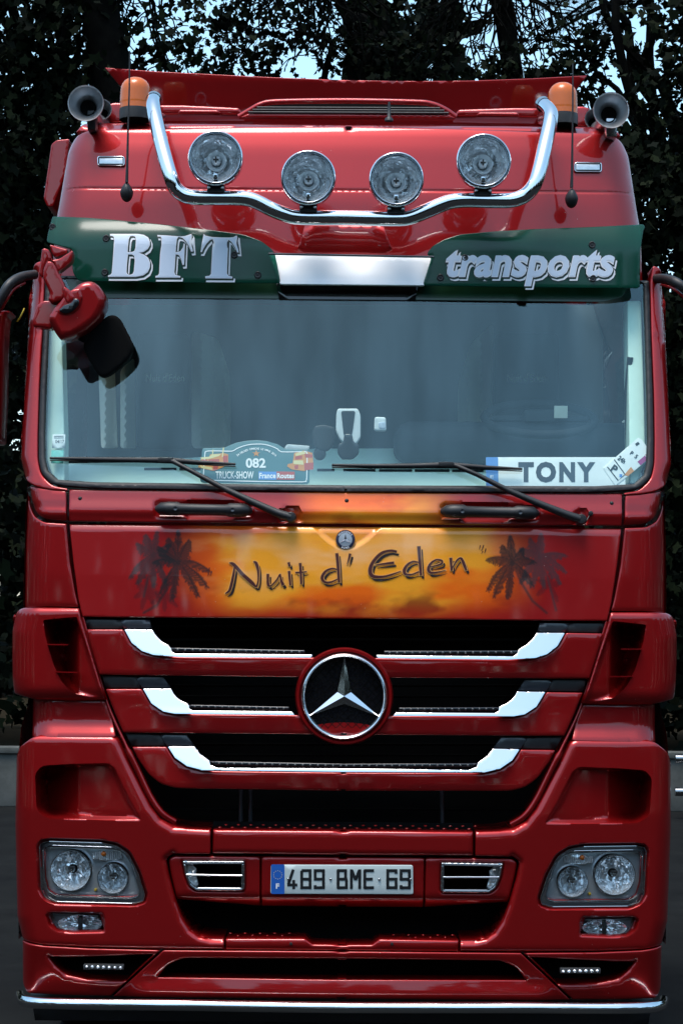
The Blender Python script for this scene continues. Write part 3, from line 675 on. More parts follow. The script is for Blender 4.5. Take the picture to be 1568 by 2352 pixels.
V, F = arc_text('BENZ', (793, 1240), 18.4, 248, 292, 4.0, True); decal('badge_lettering', V, F, M['lwhite'], bd, fn=flat(bc.y-.0085))

# ================================================================== 4. bumper
hl_out = z9([(178, 232, 10), (190, 212, 8), (225, 206), (470, 213, 10), (535, 226, 14), (590, 262, 20), (635, 350), (668, 455, 10), (660, 486, 10), (615, 498, 10), (250, 489, 16), (208, 470, 14), (186, 430)])
hl_in = z9([(202, 250, 8), (215, 234, 8), (240, 232), (520, 241, 12), (565, 258, 14), (598, 305, 10), (622, 380), (638, 440, 8), (630, 460, 6), (600, 467), (255, 457, 12), (222, 435, 10), (206, 380)])
hl_out = [(a, b, r_/2) if r_ else (a, b) for a, b, *rr in hl_out for r_ in [rr[0] if rr else 0]]
hl_in = [(a, b, r_/2) if r_ else (a, b) for a, b, *rr in hl_in for r_ in [rr[0] if rr else 0]]
hl_out, hl_in = rnd(hl_out, 4), rnd(hl_in, 4)
fg = rnd(z9([(224, 545), (240, 539), (455, 546), (475, 620), (330, 622), (262, 614), (240, 590)]), 5)
bo = [(72, 1696, 6), (92, 1688, 8), (180, 1687), (262, 1690, 8), (276, 1700, 8), (300, 1756), (328, 1815), (347, 1852, 10), (368, 1880, 10), (398, 1898, 10), (430, 1904), (483, 1906, 2), (483, 1962),
      (398, 1962, 8), (381, 1974, 8), (388, 2012), (404, 2072), (418, 2110, 10), (436, 2138, 10), (456, 2152, 10), (482, 2157), (514, 2158), (514, 2181, 2), (380, 2181),
      (200, 2176), (100, 2171), (46, 2162, 6), (31, 2110), (28, 1900), (30, 1745), (42, 1718, 8)]
bo = rnd(bo, 4)
pk = rnd([(80, 1778, 10), (96, 1759, 10), (160, 1755), (248, 1753, 10), (262, 1762, 8), (298, 1836), (326, 1886, 8), (250, 1885), (108, 1881, 14), (84, 1862, 14)], 6)
def pkd(V): return np.interp(V[:, 0]+CX, [80, 120, 180, 330], [.22, .16, .05, .012])
hl_lip = inflate(hl_out, 7); fg_lip = rnd(z9([(205, 545), (225, 530), (470, 532), (484, 560), (484, 630), (330, 634), (262, 628), (222, 600)]), 6)
bump_rel = [pocket(pk, 9, pkd), roll([(30, 1700), (26, 1900), (31, 2110), (44, 2170)], 48, .10), roll([(60, 1684), (268, 1686)], 20, .045), roll([(270, 1690), (300, 1756), (328, 1815), (347, 1852), (368, 1880), (398, 1898), (483, 1903)], 20, .03),
            roll([(398, 1962), (381, 1974), (388, 2012), (404, 2072), (418, 2110), (436, 2138), (456, 2152), (482, 2159), (514, 2160)], 13, .022),
            pocket(hl_lip, 9, .030), pocket(fg_lip, 7, .022), roll([(40, 2172), (200, 2183), (514, 2186)], 10, .02)]
bs = plate('bumper_shell', bo, [hl_in, fg], sp=6, r=3, thick=.3, m=M['paint'], parent=TR, reliefs=bump_rel, off=-.005,
           guides=[(pk+pk[:1], (-6, -3, 0, 3, 6)), (hl_lip+hl_lip[:1], (-3, 0, 3, 7)), (fg_lip+fg_lip[:1], (-2, 1, 4, 6))])
mirror(bs)
def headlamp():
    ob = plate('headlamp_bezel', hl_out, [hl_in], sp=7, r=3, rd=.008, thick=.03, off=.008, m=M['grey'], parent=TR, reliefs=[roll([(80, 1700), (90, 1930), (100, 2060)], 30, .02)])
    # bright edge lines
    for L_, rr in ((inflate(hl_out, -1.5), .0022), (inflate(hl_in, 2.5), .0020)):
        U = uvs(L_); X, Y, Z = onsurf([u[0] for u in U], [u[1] for u in U], body, .0045)
        tube('bezel_edge', [Vector(p) for p in zip(X, Y, Z)]+[Vector((X[0], Y[0], Z[0]))], rr, 6, M['chrome'], ob, caps=False)
    circ = lambda x_, y_, q_: [(x_+q_*cos(2*pi*k/36), y_+q_*sin(2*pi*k/36)) for k in range(36)]
    plate('headlamp_bucket', inflate(hl_in, 1.0), [circ(165.1, 1998, 46.5), circ(261, 2016, 34.6)], sp=12, r=2, rd=.006, thick=.0, off=.04, m=M['bucket'], parent=ob)
    for (cx, cy), r_, yc in (((165.1, 1998), 45.5, .135), ((261, 2016), 34, .12)):
        c = at(cx, cy, yc); R = sz(r_, .1)
        bm = bmesh.new(); n = 40; rings = []
        for j, (f, dpt) in enumerate(((1.04, .0), (1.0, .0), (.97, .012), (.8, .035), (.6, .052), (.4, .064), (.24, .07), (.22, .085))):
            # vertical facets break the bowl up
            rings.append([bm.verts.new(c+Vector((R*f*cos(2*pi*k/n), -.035+dpt+(.006*((int((cos(2*pi*k/n)*f+2)*4.5)) % 2)*(1 if 1 < j < 6 else 0)), R*f*sin(2*pi*k/n)))) for k in range(n)])
        for a, b in zip(rings, rings[1:]):
            for k in range(n): bm.faces.new((a[k], a[(k+1) % n], b[(k+1) % n], b[k]))
        bmesh.ops.recalc_face_normals(bm, faces=bm.faces)
        from_bm('headlamp_reflector', bm, M['reflector'], ob, 25)
        lathe('headlamp_bulb', [(0, -.02), (.008, -.016), (.011, 0), (.011, .05)], c, n=12, m=M['chrome'], parent=ob)
        box('bulb_shield', c+Vector((-.012, -.028, .006)), c+Vector((.012, -.0, .014)), M['dark'], ob, bev=.002)
        lathe('reflector_rim', [(R*1.04, .01), (R*1.04, -.042), (R*1.0, -.042), (R*.99, 0)], c, n=48, m=M['chrome'], parent=ob)
    ts = z9([(425, 252), (540, 256), (556, 272), (566, 298), (432, 293)])
    bm = bmesh.new()
    for i in range(14):
        t = (i+.5)/14; x = 213+ (281-213)*t; c = at(x, 1966, .092)
        bmesh.ops.create_cone(bm, segments=8, radius1=.0042, radius2=.0042, depth=.03+(.006 if 2 < i < 12 else -.004), matrix=Matrix.Translation(c))
    ti = from_bm('indicator_ribs', bm, M['reflector'], ob)
    c = at(238, 1962, .088); lathe('indicator_bulb', [(0, -.008), (.007, -.006), (.010, 0), (.011, .02)], c, n=14, m=M['amber'], parent=ob)
    c = at(219, 2045, .095); lathe('adjuster', [(0, -.006), (.004, -.005), (.006, 0), (.006, .02)], c, n=14, m=M['yellow'], parent=ob)
    plate('headlamp_lens', hl_in, sp=14, r=3, rd=.006, thick=.02, off=.006, m=M['clear'], parent=ob)
    return ob
mirror(headlamp())
def foglamp():
    ob = plate('fog_lamp', inflate(fg, .5), sp=8, r=4, rd=.02, thick=.0, off=.075, m=M['bucket'], parent=TR)
    c = at(186, 2120, .13); bm = bmesh.new(); rings = []; n = 36
    for f, d in ((1.0, 0), (.8, .015), (.5, .03), (.2, .035)):
        rings.append([bm.verts.new(c+Vector((.085*f*cos(2*pi*k/n), -.03+d+(.004 if (k//2) % 2 and f > .3 else 0), .032*f*sin(2*pi*k/n)))) for k in range(n)])
    for a, b in zip(rings, rings[1:]):
        for k in range(n): bm.faces.new((a[k], a[(k+1) % n], b[(k+1) % n], b[k]))
    bmesh.ops.recalc_face_normals(bm, faces=bm.faces)
    from_bm('fog_reflector', bm, M['reflector'], ob, 20)
    box('fog_bulb', c+Vector((-.008, -.03, -.022)), c+Vector((.008, .0, .022)), M['dark'], ob, bev=.003)
    plate('fog_lens', fg, sp=12, r=3, rd=.005, thick=.02, off=.01, m=M['clear'], parent=ob)
    return ob
mirror(foglamp())
# middle of the bumper
plate('step_beam', sym(rnd([(795, 1908), (488, 1906), (487, 1962), (795, 1966)], 3, 2)), uvin=True, sp=12, r=7, rd=.02, thick=.12, off=-.005, m=M['paint'], parent=TR)
def studs(name, pts, yo, mat_):
    bm = bmesh.new()
    for x, y, r_ in pts:
        c = at(x, y, yo)
        bmesh.ops.create_uvsphere(bm, u_segments=10, v_segments=6, radius=r_, matrix=Matrix.Translation(c) @ Matrix.Diagonal((1.15, 1.0, .45, 1)))
    return from_bm(name, bm, mat_, TR)
st = []
for i in range(21): st.append((505+i*28.6, 1901+.006*(i*28.6), .0075))
for i in range(21): st.append((519+i*28.6, 1895+.006*(i*28.6), .006))
tag(studs('step_stud', st, .06, M['paint']), kind='stuff')
plate('step_tread', sym([(795, 1890), (490, 1888), (486, 1907), (795, 1911)]), uvin=True, sp=20, r=1, off=.09, thick=.02, m=M['void'], parent=TR)
vent = rnd([(418, 1978, 5), (560, 1978, 4), (562, 1984), (562, 2042, 4), (556, 2048, 4), (450, 2047, 5), (434, 2036, 8), (424, 2010)], 4)
Lc = sym(rnd([(795, 1969), (398, 1966, 8), (386, 1976, 8), (392, 2010), (406, 2068, 4), (600, 2086), (795, 2088)], 4))
vL = uvs(vent); vR = [(-u, v) for u, v in reversed(vL)]
plate('number_plate_panel', Lc, [vL, vR], uvin=True, sp=9, r=5, rd=.012, thick=.10, off=.012, m=M['paint'], parent=TR,
      reliefs=[groove([(598.5, 1966), (598.5, 2088)], 1.6, .02), lambda V: groove([(598.5, 1966), (598.5, 2088)], 1.6, .02)(V*[-1, 1]), lambda V: .05*sstep((V[:, 1]-uv((791, 2056))[1])/40)],
      guides=[([uv((598.5, 1966)), uv((598.5, 2088))], (-3, -1, 0, 1, 3)), ([(-uv((598.5, 1966))[0], 521), (-uv((598.5, 2088))[0], 643)], (-3, -1, 0, 1, 3))])
o = plate('bumper_vent', vent, [inflate(vent, -7)], sp=8, r=3.5, rd=.007, thick=.05, off=-.002, m=M['satin'], parent=TR)
L_ = inflate(vent, -6.5); U = uvs(L_); X, Y, Z = onsurf([u[0] for u in U], [u[1] for u in U], body, .0); tube('vent_edge', [Vector(p) for p in zip(X, Y, Z)]+[Vector((X[0], Y[0], Z[0]))], .0022, 6, M['chrome'], o, caps=False)
tube('vent_bar', [at(428, 2010, .02), at(556, 2012, .01)], .0035, 8, M['chrome'], o)
plate('vent_deflector', rnd([(424, 1984), (438, 1984), (452, 1996), (450, 2010), (456, 2034), (444, 2040), (432, 2028), (424, 2008)], 3), sp=5, r=4, rd=.01, off=.045, thick=.01, m=M['reflector'], parent=o)
mirror(o)
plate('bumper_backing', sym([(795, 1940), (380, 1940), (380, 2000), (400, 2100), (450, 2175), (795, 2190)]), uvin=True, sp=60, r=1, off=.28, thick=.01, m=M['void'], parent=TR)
# lower lip with second row of studs
plate('lower_step', sym(rnd([(795, 2171), (718, 2170), (700, 2157), (518, 2157), (518, 2183), (795, 2185)], 2, 2)), uvin=True, sp=10, r=4, rd=.012, thick=.15, off=.0, m=M['paint'], parent=TR)
st = [(529+i*17, 2147+(1 if i % 2 else -1)*2.6, .006) for i in range(9)]; st += [(903+i*17, 2151+(1 if i % 2 else -1)*2.6, .006) for i in range(9)]
tag(studs('step_stud', st, .07, M['paint']), kind='stuff')
for x in (668, 900): lathe('lip_clip', [(0, -.004), (.006, -.002), (.006, .004)], at(x, 2169, -.002), n=10, m=M['dark'], parent=TR)
# skirt
slot = rnd([(112, 2199), (160, 2200), (352, 2193), (290, 2253, 3), (200, 2250), (150, 2239, 12), (126, 2218, 10)], 4)
o = plate('skirt_corner', rnd([(46, 2166, 4), (100, 2174), (200, 2180), (368, 2184, 2), (254, 2289, 2), (150, 2287), (60, 2283, 8), (47, 2262, 8)], 4), [slot], sp=7, r=3, rd=.006, thick=.2, m=M['paint'], parent=TR, off=-.012,
          reliefs=[roll([(45, 2160), (45, 2290)], 40, .08), roll([(112, 2199), (126, 2218), (150, 2239), (200, 2250), (290, 2253)], 11, .018)])
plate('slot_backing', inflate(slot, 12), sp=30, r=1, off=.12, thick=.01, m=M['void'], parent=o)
d_ = box('running_lamp', at(191, 2228, .03)-Vector((0, 0, 0)), at(285, 2216, .05)+Vector((0, .02, 0)), M['grey'], o, bev=.002)
bm = bmesh.new()
for i in range(7): bmesh.ops.create_uvsphere(bm, u_segments=8, v_segments=5, radius=.007, matrix=Matrix.Translation(at(199+i*13, 2222+.4*i, .030)))
from_bm('running_lamp_led', bm, M['reflector'], o)['kind'] = 'stuff'
mirror(o)
opn = rnd([(795, 2203), (420, 2202, 10), (385, 2217, 10), (362, 2246, 2), (795, 2252)], 3)
plate('skirt_centre', sym(rnd([(795, 2187), (375, 2184, 2), (259, 2290, 2), (795, 2293)], 2, 2)), [sym(opn)], uvin=True, sp=9, r=3, rd=.006, thick=.12, m=M['paint'], parent=TR, off=-.012,
      reliefs=[lambda V: -.020*sstep((V[:, 1]-uv((791, 2250))[1])/34)*sstep((505-abs(V[:, 0]))/60)])
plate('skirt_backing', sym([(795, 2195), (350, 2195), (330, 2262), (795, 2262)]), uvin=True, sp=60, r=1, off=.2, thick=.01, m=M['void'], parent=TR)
tp = [(46, 2288, .22), (49, 2295, .12), (58, 2301, .03), (90, 2305, -.02), (200, 2308, -.055), (400, 2310, -.075)]
tl = [Vector((*[0]*0, *at(a, b, c))) for a, b, c in tp]; tl = tl+[Vector((0, -.085, tl[-1].z-.003))]+[Vector((-p.x, p.y, p.z)) for p in reversed(tl)]
tube('chrome_bumper_tube', [Vector(p) for p in spline([tuple(p) for p in tl], 5)], .0215, 18, M['chrome'], TR)
plate('underrun_panel', sym([(795, 2290), (70, 2285), (80, 2345), (795, 2350)]), uvin=True, sp=60, r=1, off=.15, thick=.02, m=M['dark'], parent=TR)

# ================================================================== 5. number plate
np_ = plate('number_plate', rnd([(622, 1987), (948, 1988), (949, 2055), (621, 2054)], 5), sp=30, r=1.5, rd=.002, thick=.006, off=-.004, m=M['plate'], parent=TR)
CP = lambda p: cv(880, 2880, 560, p)
V, F = fill([rnd(CP([(103, 126), (229, 126), (229, 405), (103, 405)]), 3)]); decal('plate_band', V, F, M['blue'], np_, off=-.0050)
G = {'8': [[(0, 0), (1, 0), (1, .5), (0, .5), (0, 0)], [(0, .5), (1, .5), (1, 1), (0, 1), (0, .5)]], '9': [[(1, .5), (0, .5), (0, 0), (1, 0), (1, 1), (0, 1), (0, .85)]],
     '6': [[(1, .18), (1, 0), (0, 0), (0, 1), (1, 1), (1, .5), (0, .5)]], '4': [[(.62, -.06), (.02, .8)], [(-.1, .84), (1.1, .84)], [(.66, .55), (.66, 1.08)]],
     'B': [[(0, -.04), (0, 1.04)], [(-.1, 0), (.9, 0), (.9, .5)], [(0, .5), (.95, .5), (1, .6), (1, 1), (-.1, 1)]], 'E': [[(0, -.04), (0, 1.04)], [(-.1, 0), (1.1, 0)], [(0, .5), (.95, .5)], [(-.1, 1), (1.1, 1)]],
     'M': [[(0, -.07), (0, 1.07)], [(1, -.07), (1, 1.07)], [(.05, -.02), (.5, .55)], [(.95, -.02), (.5, .55)]]}
k = 0
for ch, x0 in zip('489BME69', (250, 378, 505, 722, 848, 975, 1192, 1318)):
    V = []; F = []; O = []
    for s in G[ch]:
        P = CP([(x0+14+a*79, 184+b*162, 27) for a, b in s]); P = [(a, b, 27*560/1568/K) for a, b, _ in P]
        hw = P[0][2]/2
        for i in range(len(P)-1):
            a, b = Vector(P[i][:2]), Vector(P[i+1][:2]); t = (b-a).normalized(); nn = Vector((-t.y, t.x))*hw
            e0 = t*hw*.95 if i else Vector((0, 0)); e1 = t*hw*.95 if i < len(P)-2 else Vector((0, 0))
            b_ = len(V); V += [tuple(a-e0+nn), tuple(a-e0-nn), tuple(b+e1-nn), tuple(b+e1+nn)]; F.append((b_, b_+1, b_+2, b_+3)); O += [-k*2e-5]*4; k += 1
    decal('plate_letter', V, F, M['lblack'], np_, off=-.0052, offs=O)
V, F = fit(text2d('F', .03), *CP([(148, 306)])[0], *CP([(181, 356)])[0]); decal('plate_country_letter', V, F, M['lwhite'], np_, off=-.0056)
V = []; F = []
for k in range(12):
    a = 2*pi*k/12; c = CP([(166+40*cos(a), 225+40*sin(a))])[0]; b_ = len(V)
    V += [(c[0]+1.0*cos(a_), c[1]+1.0*sin(a_)) for a_ in np.linspace(0, 2*pi, 6)[:-1]]; F.append(tuple(range(b_, b_+5)))
decal('plate_stars', V, F, M['pcream'], np_, off=-.0056)
for p in CP([(264, 263), (666, 264), (1127, 268), (1423, 267)]):
    lathe('plate_screw', [(0, -.003), (.003, -.0025), (.005, 0), (.005, .004)], at(p[0], p[1], -.006), n=10, m=M['satin'], parent=np_)
# ================================================================== 6. brush lettering on the airbrushed panel
def BR(x0, strokes): return [[(a, b, w_*500/1568/K) for (a, b), w_ in zip(cv(x0, 1780, 500, [(p[0], p[1]) for p in s]), [p[2] for p in s])] for s in strokes]
B1_ = [[(352, 425, 10), (348, 480, 22), (325, 600, 28), (300, 680, 26), (255, 714, 8)], [(300, 388, 8), (345, 405, 34), (440, 510, 36), (540, 600, 36), (582, 645, 14)],
       [(555, 375, 12), (585, 395, 32), (605, 480, 24), (605, 580, 16), (585, 645, 20)], [(708, 505, 28), (707, 560, 26), (712, 620, 28), (740, 630, 14), (800, 570, 14), (835, 510, 14)], [(838, 505, 14), (848, 570, 24), (870, 625, 36)],
       [(928, 382, 26), (938, 425, 24)], [(932, 475, 28), (940, 560, 24), (946, 626, 20)], [(1050, 390, 28), (1057, 500, 26), (1062, 612, 22)], [(1000, 490, 14), (1060, 488, 16), (1120, 480, 8)],
       [(1445, 460, 10), (1390, 447, 14), (1320, 478, 24), (1282, 545, 32), (1312, 592, 24), (1380, 590, 16), (1445, 560, 10)], [(1438, 285, 32), (1450, 400, 32), (1462, 595, 26)]]
B2_ = [[(75, 290, 26), (60, 350, 18), (42, 400, 4)], [(568, 270, 26), (500, 258, 22), (400, 290, 30), (310, 390, 34), (286, 480, 42), (320, 530, 34), (420, 535, 22), (520, 510, 16), (615, 475, 6)],
       [(335, 412, 8), (430, 398, 18), (540, 385, 24)], [(800, 382, 10), (740, 374, 16), (680, 410, 24), (648, 470, 34), (665, 508, 26), (730, 510, 14), (805, 480, 12)], [(802, 212, 36), (812, 350, 32), (825, 522, 26)],
       [(915, 432, 8), (980, 418, 14), (1040, 398, 20), (1045, 365, 20), (985, 355, 14), (925, 400, 24), (905, 458, 34), (932, 492, 24), (1010, 485, 14), (1088, 465, 4)],
       [(1140, 335, 32), (1145, 400, 26), (1150, 470, 24)], [(1150, 460, 8), (1200, 370, 16), (1245, 337, 18), (1270, 375, 30), (1305, 468, 26)]]
qd = [[(62, 440, 10), (45, 490, 4)], [(90, 438, 12), (70, 500, 5)], [(112, 475, 12), (98, 525, 5)], [(82, 500, 8), (66, 530, 3)]]
qd2 = [[(1455, 200, 10), (1442, 248, 4)], [(1490, 200, 12), (1465, 262, 5)], [(1514, 236, 12), (1498, 286, 4)], [(1482, 262, 8), (1466, 292, 3)]]
STR = BR(680, B1_)+BR(1160, B2_)
dx_, dy_ = 24*500/1568/K, 34*500/1568/K
vf = lambda X, Z: body(X, Z)
for nm, args, mm, of in (('letter_shadow', (dx_, dy_, -.6), 'bblack', -.0012), ('letter_halo', (0, 0, 3.0), 'halo', -.0020), ('letter', (0, 0, 0), 'brown', -.0030)):
    for a_, b_ in ((0, 3), (3, 5), (5, 7), (7, 9), (9, 11), (11, 12), (12, 14), (14, 16), (16, 17), (17, 19)):
        V, F, O = ribbon(STR[a_:b_], *args); decal(nm, V, F, M[mm], TR, off=of-.001-(.0001*(a_ % 2)), offs=[o_*.4 for o_ in O])
for s_ in BR(680, qd)+BR(1160, qd2):
    V, F, O = ribbon([s_], wmin=.8); decal('quote_mark', V, F, M['brown'], TR, off=-.003, offs=O)

# ================================================================== 7. green visors, sign, lettering
def vis_fn(X, Z):                                   # the visor stands off the screen and curls back at its top
    return body(X, Z*0+3.10)-.085+.03*(Z-3.13)+1.9*np.clip(Z-3.20, 0, .3)**1.7+.5*np.clip(abs(X)-1.06, 0, .3)**1.5
vl = z3([(242, 42, 6), (400, 47), (500, 55), (760, 80), (1000, 108), (1120, 125), (1200, 155), (1245, 190), (1262, 212), (1272, 260), (1288, 349), (900, 347), (500, 342), (358, 338), (334, 300), (330, 240), (336, 195), (290, 182), (214, 160, 10), (222, 110)])
vl = [(a, b)+tuple(r_[0]/2 for _ in [0] if r_) for a, b, *r_ in vl]
vL_ = plate('visor', rnd(vl, 8), fn=vis_fn, sp=12, r=2, rd=.002, thick=.006, m=M['green'], parent=TR)
tag(vL_, 'left green tinted visor panel')
vr = cv(1155, 700, 1154, [(390, 215), (415, 180), (470, 148), (540, 125), (700, 110), (880, 100), (1150, 90), (1385, 78), (1394, 90), (1385, 110), (1372, 200), (1370, 372), (1100, 371), (700, 366), (372, 360), (412, 232)])
vR_ = plate('visor', rnd(vr, 8), fn=vis_fn, sp=12, r=2, rd=.002, thick=.006, m=M['green'], parent=TR); tag(vR_, 'right green tinted visor panel')
# below each visor its reflection is painted as a green band on the screen
plate('light_sign', rnd([(617, 583), (995, 590), (975, 655), (642, 652)], 4), fn=lambda X, Z: body(X, Z)-.06+.35*(Z-3.1), sp=30, r=2.5, rd=.005, thick=.02, m=M['white'], parent=TR)
tube('sign_edge', [at(617, 582.5, .22), at(996, 589.5, .22)], .0045, 8, M['grey'], TR)
plate('sign_bracket', [(700, 515), (880, 516), (905, 584), (680, 582)], fn=flat(.36), sp=30, r=4, thick=.1, m=M['paint'], parent=TR)
vb = -.0035
CB = lambda p: cv(340, 760, 500, p)
LB = [(103, 97), (400, 97), (460, 107), (505, 135), (522, 175), (522, 215), (500, 255), (455, 285), (408, 298), (460, 315), (505, 350), (525, 400), (522, 450), (500, 500), (450, 535), (370, 550), (82, 550), (84, 537), (105, 530), (120, 510), (128, 420), (138, 280), (146, 150), (141, 125), (125, 116), (103, 112)]
HB1 = [(315, 117), (345, 114), (370, 124), (376, 160), (372, 240), (360, 275), (335, 288), (287, 290), (291, 220), (299, 150)]; HB2 = [(290, 312), (335, 312), (358, 330), (364, 380), (355, 490), (342, 520), (312, 530), (285, 522), (275, 500), (280, 410)]
LF = [(605, 108), (700, 112), (850, 124), (900, 118), (960, 97), (967, 110), (978, 280), (962, 282), (940, 225), (905, 170), (870, 135), (825, 125), (808, 150), (800, 220), (795, 290), (845, 280), (875, 240), (884, 198), (893, 198), (890, 300), (885, 420), (870, 422), (855, 360), (830, 318), (795, 310), (788, 430), (782, 500), (792, 530), (845, 545), (843, 558), (583, 558), (585, 543), (610, 535), (622, 515), (632, 330), (648, 140), (638, 122), (607, 121)]
LT = [(1095, 98), (1110, 113), (1180, 129), (1280, 134), (1370, 135), (1410, 130), (1440, 113), (1447, 120), (1463, 290), (1450, 290), (1430, 240), (1390, 180), (1352, 152), (1346, 320), (1340, 515), (1355, 540), (1397, 550), (1395, 567), (1113, 565), (1112, 546), (1155, 540), (1172, 520), (1182, 330), (1193, 147), (1160, 158), (1120, 200), (1090, 250), (1075, 286), (1062, 286), (1075, 200)]
def layers(loops, holes, parent, s, of, names=('visor_lettering',)):
    for i, (grow, dx, dy, mm) in enumerate(((12, 18, 30, 'lwhite'), (8, 8, 14, 'greend'), (9, 2, 2, 'lblack'), (1.5, 0, 0, 'lwhite'), (-5, 0, 0, 'letter'))):
        LL = [s(inflate(L, grow, dx, dy)) for L in loops]; HH = [s(inflate(h, -grow, dx, dy)) for h in holes]
        V, F = fill(LL, HH, 6); decal('visor_lettering', V, F, M[mm], parent, fn=vis_fn, off=of-.0007*i)
for LL, HH in (([LB], [HB1, HB2]), ([LF], []), ([LT], [])): layers(LL, HH, vL_, CB, vb)
CT = lambda p: cv(1480, 800, 700, p)
(tx0, ty0), (tx1, ty1) = CT([(62, 100), (1338, 372)])
for i, (bo_, dx, dy, mm) in enumerate(((.058, 9, 14, 'lwhite'), (.052, 3, 7, 'greend'), (.058, 1, 1, 'lblack'), (.042, 0, 0, 'lwhite'), (.022, 0, 0, 'letter'))):
    px = {.058: 2.4, .052: 2.0, .042: 1.0, .022: 0}[bo_]
    V, F = fit(text2d('transports', bo_, .22, 1.03), tx0-px+dx*.45, ty0-px+dy*.45, tx1+px+dx*.45, ty1+px+dy*.45)
    decal('visor_lettering', V, F, M[mm], vR_, fn=vis_fn, off=vb-.0007*i)
def vis_pt(x, y, off=0): X, Y, Z = onsurf(*[np.array([k_]) for k_ in uv((x, y))], vis_fn, off); return Vector((X[0], Y[0], Z[0]))
for p, par in (((244, 547), vL_), ((241, 625), vL_), ((538, 585), vL_), ((592, 631), vL_), ((121, 521), vL_), ((1067, 592), vR_), ((1011, 637), vR_), ((1359, 562), vR_), ((1361, 639), vR_)):
    c = vis_pt(*p)
    b_ = lathe('visor_bolt', [(0, -.009), (.004, -.0085), (.005, -.006), (.011, -.0075), (.0135, -.0055), (.014, .002)], c, n=20, m=M['dark'], parent=par)

# ================================================================== 8. light bar and spotlights
LBY = .17
bp = [(353, 226, .46), (352, 244, .38), (360, 285, .30), (376, 350, .22), (392, 405, LBY), (404, 432, LBY), (424, 448, LBY), (452, 453, LBY), (500, 453.5, LBY), (560, 455, LBY), (590, 463, LBY), (622, 479, LBY), (655, 492, LBY), (690, 499, LBY), (795, 500, LBY),
      (905, 502, LBY), (940, 499, LBY), (975, 486, LBY), (1010, 471, LBY), (1038, 462, LBY), (1075, 459, LBY), (1130, 460, LBY), (1175, 459, LBY), (1205, 448, LBY), (1226, 425, LBY), (1238, 390, LBY+.02), (1252, 330, .25), (1263, 280, .32), (1263, 255, .38), (1246, 238, .46)]
bw = [at(*p) for p in spline([(a, b, c) for a, b, c in bp], 5)]
lb = tube('light_bar', bw, .0292, 22, M['chrome'], TR, caps=False)
for e in (0, -1):
    d = (bw[0]-bw[1]) if e == 0 else (bw[-1]-bw[-2]); d.normalize()
    lathe('bar_end', [(.031, -.02), (.031, .004), (.024, .006), (.023, -.04), (0, -.04)], bw[e], axis=d, n=20, m=M['satin'], parent=lb)
for x, y in ((352, 262), (1262, 270)):
    tube('bar_stay', [at(x, y, .40), at(x+(20 if x < 800 else -20), y+6, .62)], .016, 10, M['satin'], lb)
for cx, cy in ((495, 363), (708, 408), (910, 412), (1110, 370)):
    c = at(cx, cy, LBY-.05); R = sz(63.5, LBY-.05)
    sp_ = lathe('spotlight', [(R*.985, .0), (R*1.0, .022), (R*.97, .05), (R*.80, .095), (R*.5, .125), (0, .13)], c, n=56, m=M['chrome'], parent=TR)
    lathe('spotlight_rim', [(R*.985, .004), (R*1.0, -.006), (R*.975, -.016), (R*.945, -.018), (R*.925, -.012), (R*.915, -.006), (R*.905, -.014), (R*.885, -.016), (R*.868, -.010), (R*.862, .012)], c, n=72, m=M['chrome'], parent=sp_)
    lathe('spotlight_reflector', [(R*.87, .0), (R*.8, .022), (R*.66, .046), (R*.5, .064), (R*.36, .074), (R*.34, .066), (R*.30, .066), (R*.20, .080), (R*.18, .09)], c, n=56, m=M['reflector'], parent=sp_)
    lathe('spotlight_bulb', [(0, .022), (R*.06, .024), (R*.10, .030), (R*.15, .034), (R*.165, .040), (R*.165, .075), (R*.18, .09)], c, n=24, m=M['collar'], parent=sp_)
    lathe('bulb_collar', [(R*.38, .060), (R*.36, .048), (R*.22, .056), (R*.185, .066)], c, n=40, m=M['collar'], parent=sp_)
    box('bulb_cross', c+Vector((-.011, .016, -.003)), c+Vector((.011, .024, .003)), M['dark'], sp_, bev=.001); box('bulb_cross', c+Vector((-.003, .0155, -.012)), c+Vector((.003, .0235, .012)), M['dark'], sp_, bev=.001)
    box('position_bulb', c+Vector((-.008, .01, -R*.74)), c+Vector((.008, .04, -R*.52)), M['chrome'], sp_, bev=.004); box('position_bulb_socket', c+Vector((-.006, .008, -R*.66)), c+Vector((.006, .03, -R*.57)), M['dark'], sp_, bev=.002)
    lathe('spotlight_glass', [(R*.87, -.008), (R*.6, -.014), (R*.3, -.018), (0, -.019)], c, n=48, m=M['clear'], parent=sp_)
    box('spotlight_foot', c+Vector((-.034, .02, -R-.018)), c+Vector((.034, .07, -R+.012)), M['dark'], sp_, bev=.006)
    for s_ in (-1, 1): lathe('foot_nut', [(0, -.008), (.006, -.007), (.007, .006)], c+Vector((s_*.026, .015, -R-.004)), n=8, m=M['satin'], parent=sp_)

# ================================================================== 9. horns, beacons, antennas, marker lamps
M['hornm'] = mat('horn_metal', (.62, .64, .66), .3, .75, noise=.15, nscale=25)
def horn(cx, cy, r_, Y, parent=TR):
    c = at(cx, cy, Y); R = sz(r_, Y)
    h = lathe('air_horn', [(R*.93, .004), (R, -.002), (R*1.0, .006), (R*.9, .02), (R*.7, .05), (R*.5, .10), (R*.42, .16), (R*.40, .30), (R*.5, .33), (R*.5, .42), (0, .43)], c, axis=(.03 if cx < 800 else -.03, 1, 0), n=48, m=M['hornm'], parent=parent)
    lathe('horn_mouth', [(R*.93, .004), (R*.86, .02), (R*.66, .045), (R*.50, .065), (R*.44, .09), (R*.40, .16), (0, .17)], c, n=48, m=M['hornm'], parent=h)
    lathe('horn_throat', [(R*.44, .075), (R*.40, .078), (0, .10)], c, n=32, m=M['void'], parent=h)
    return h
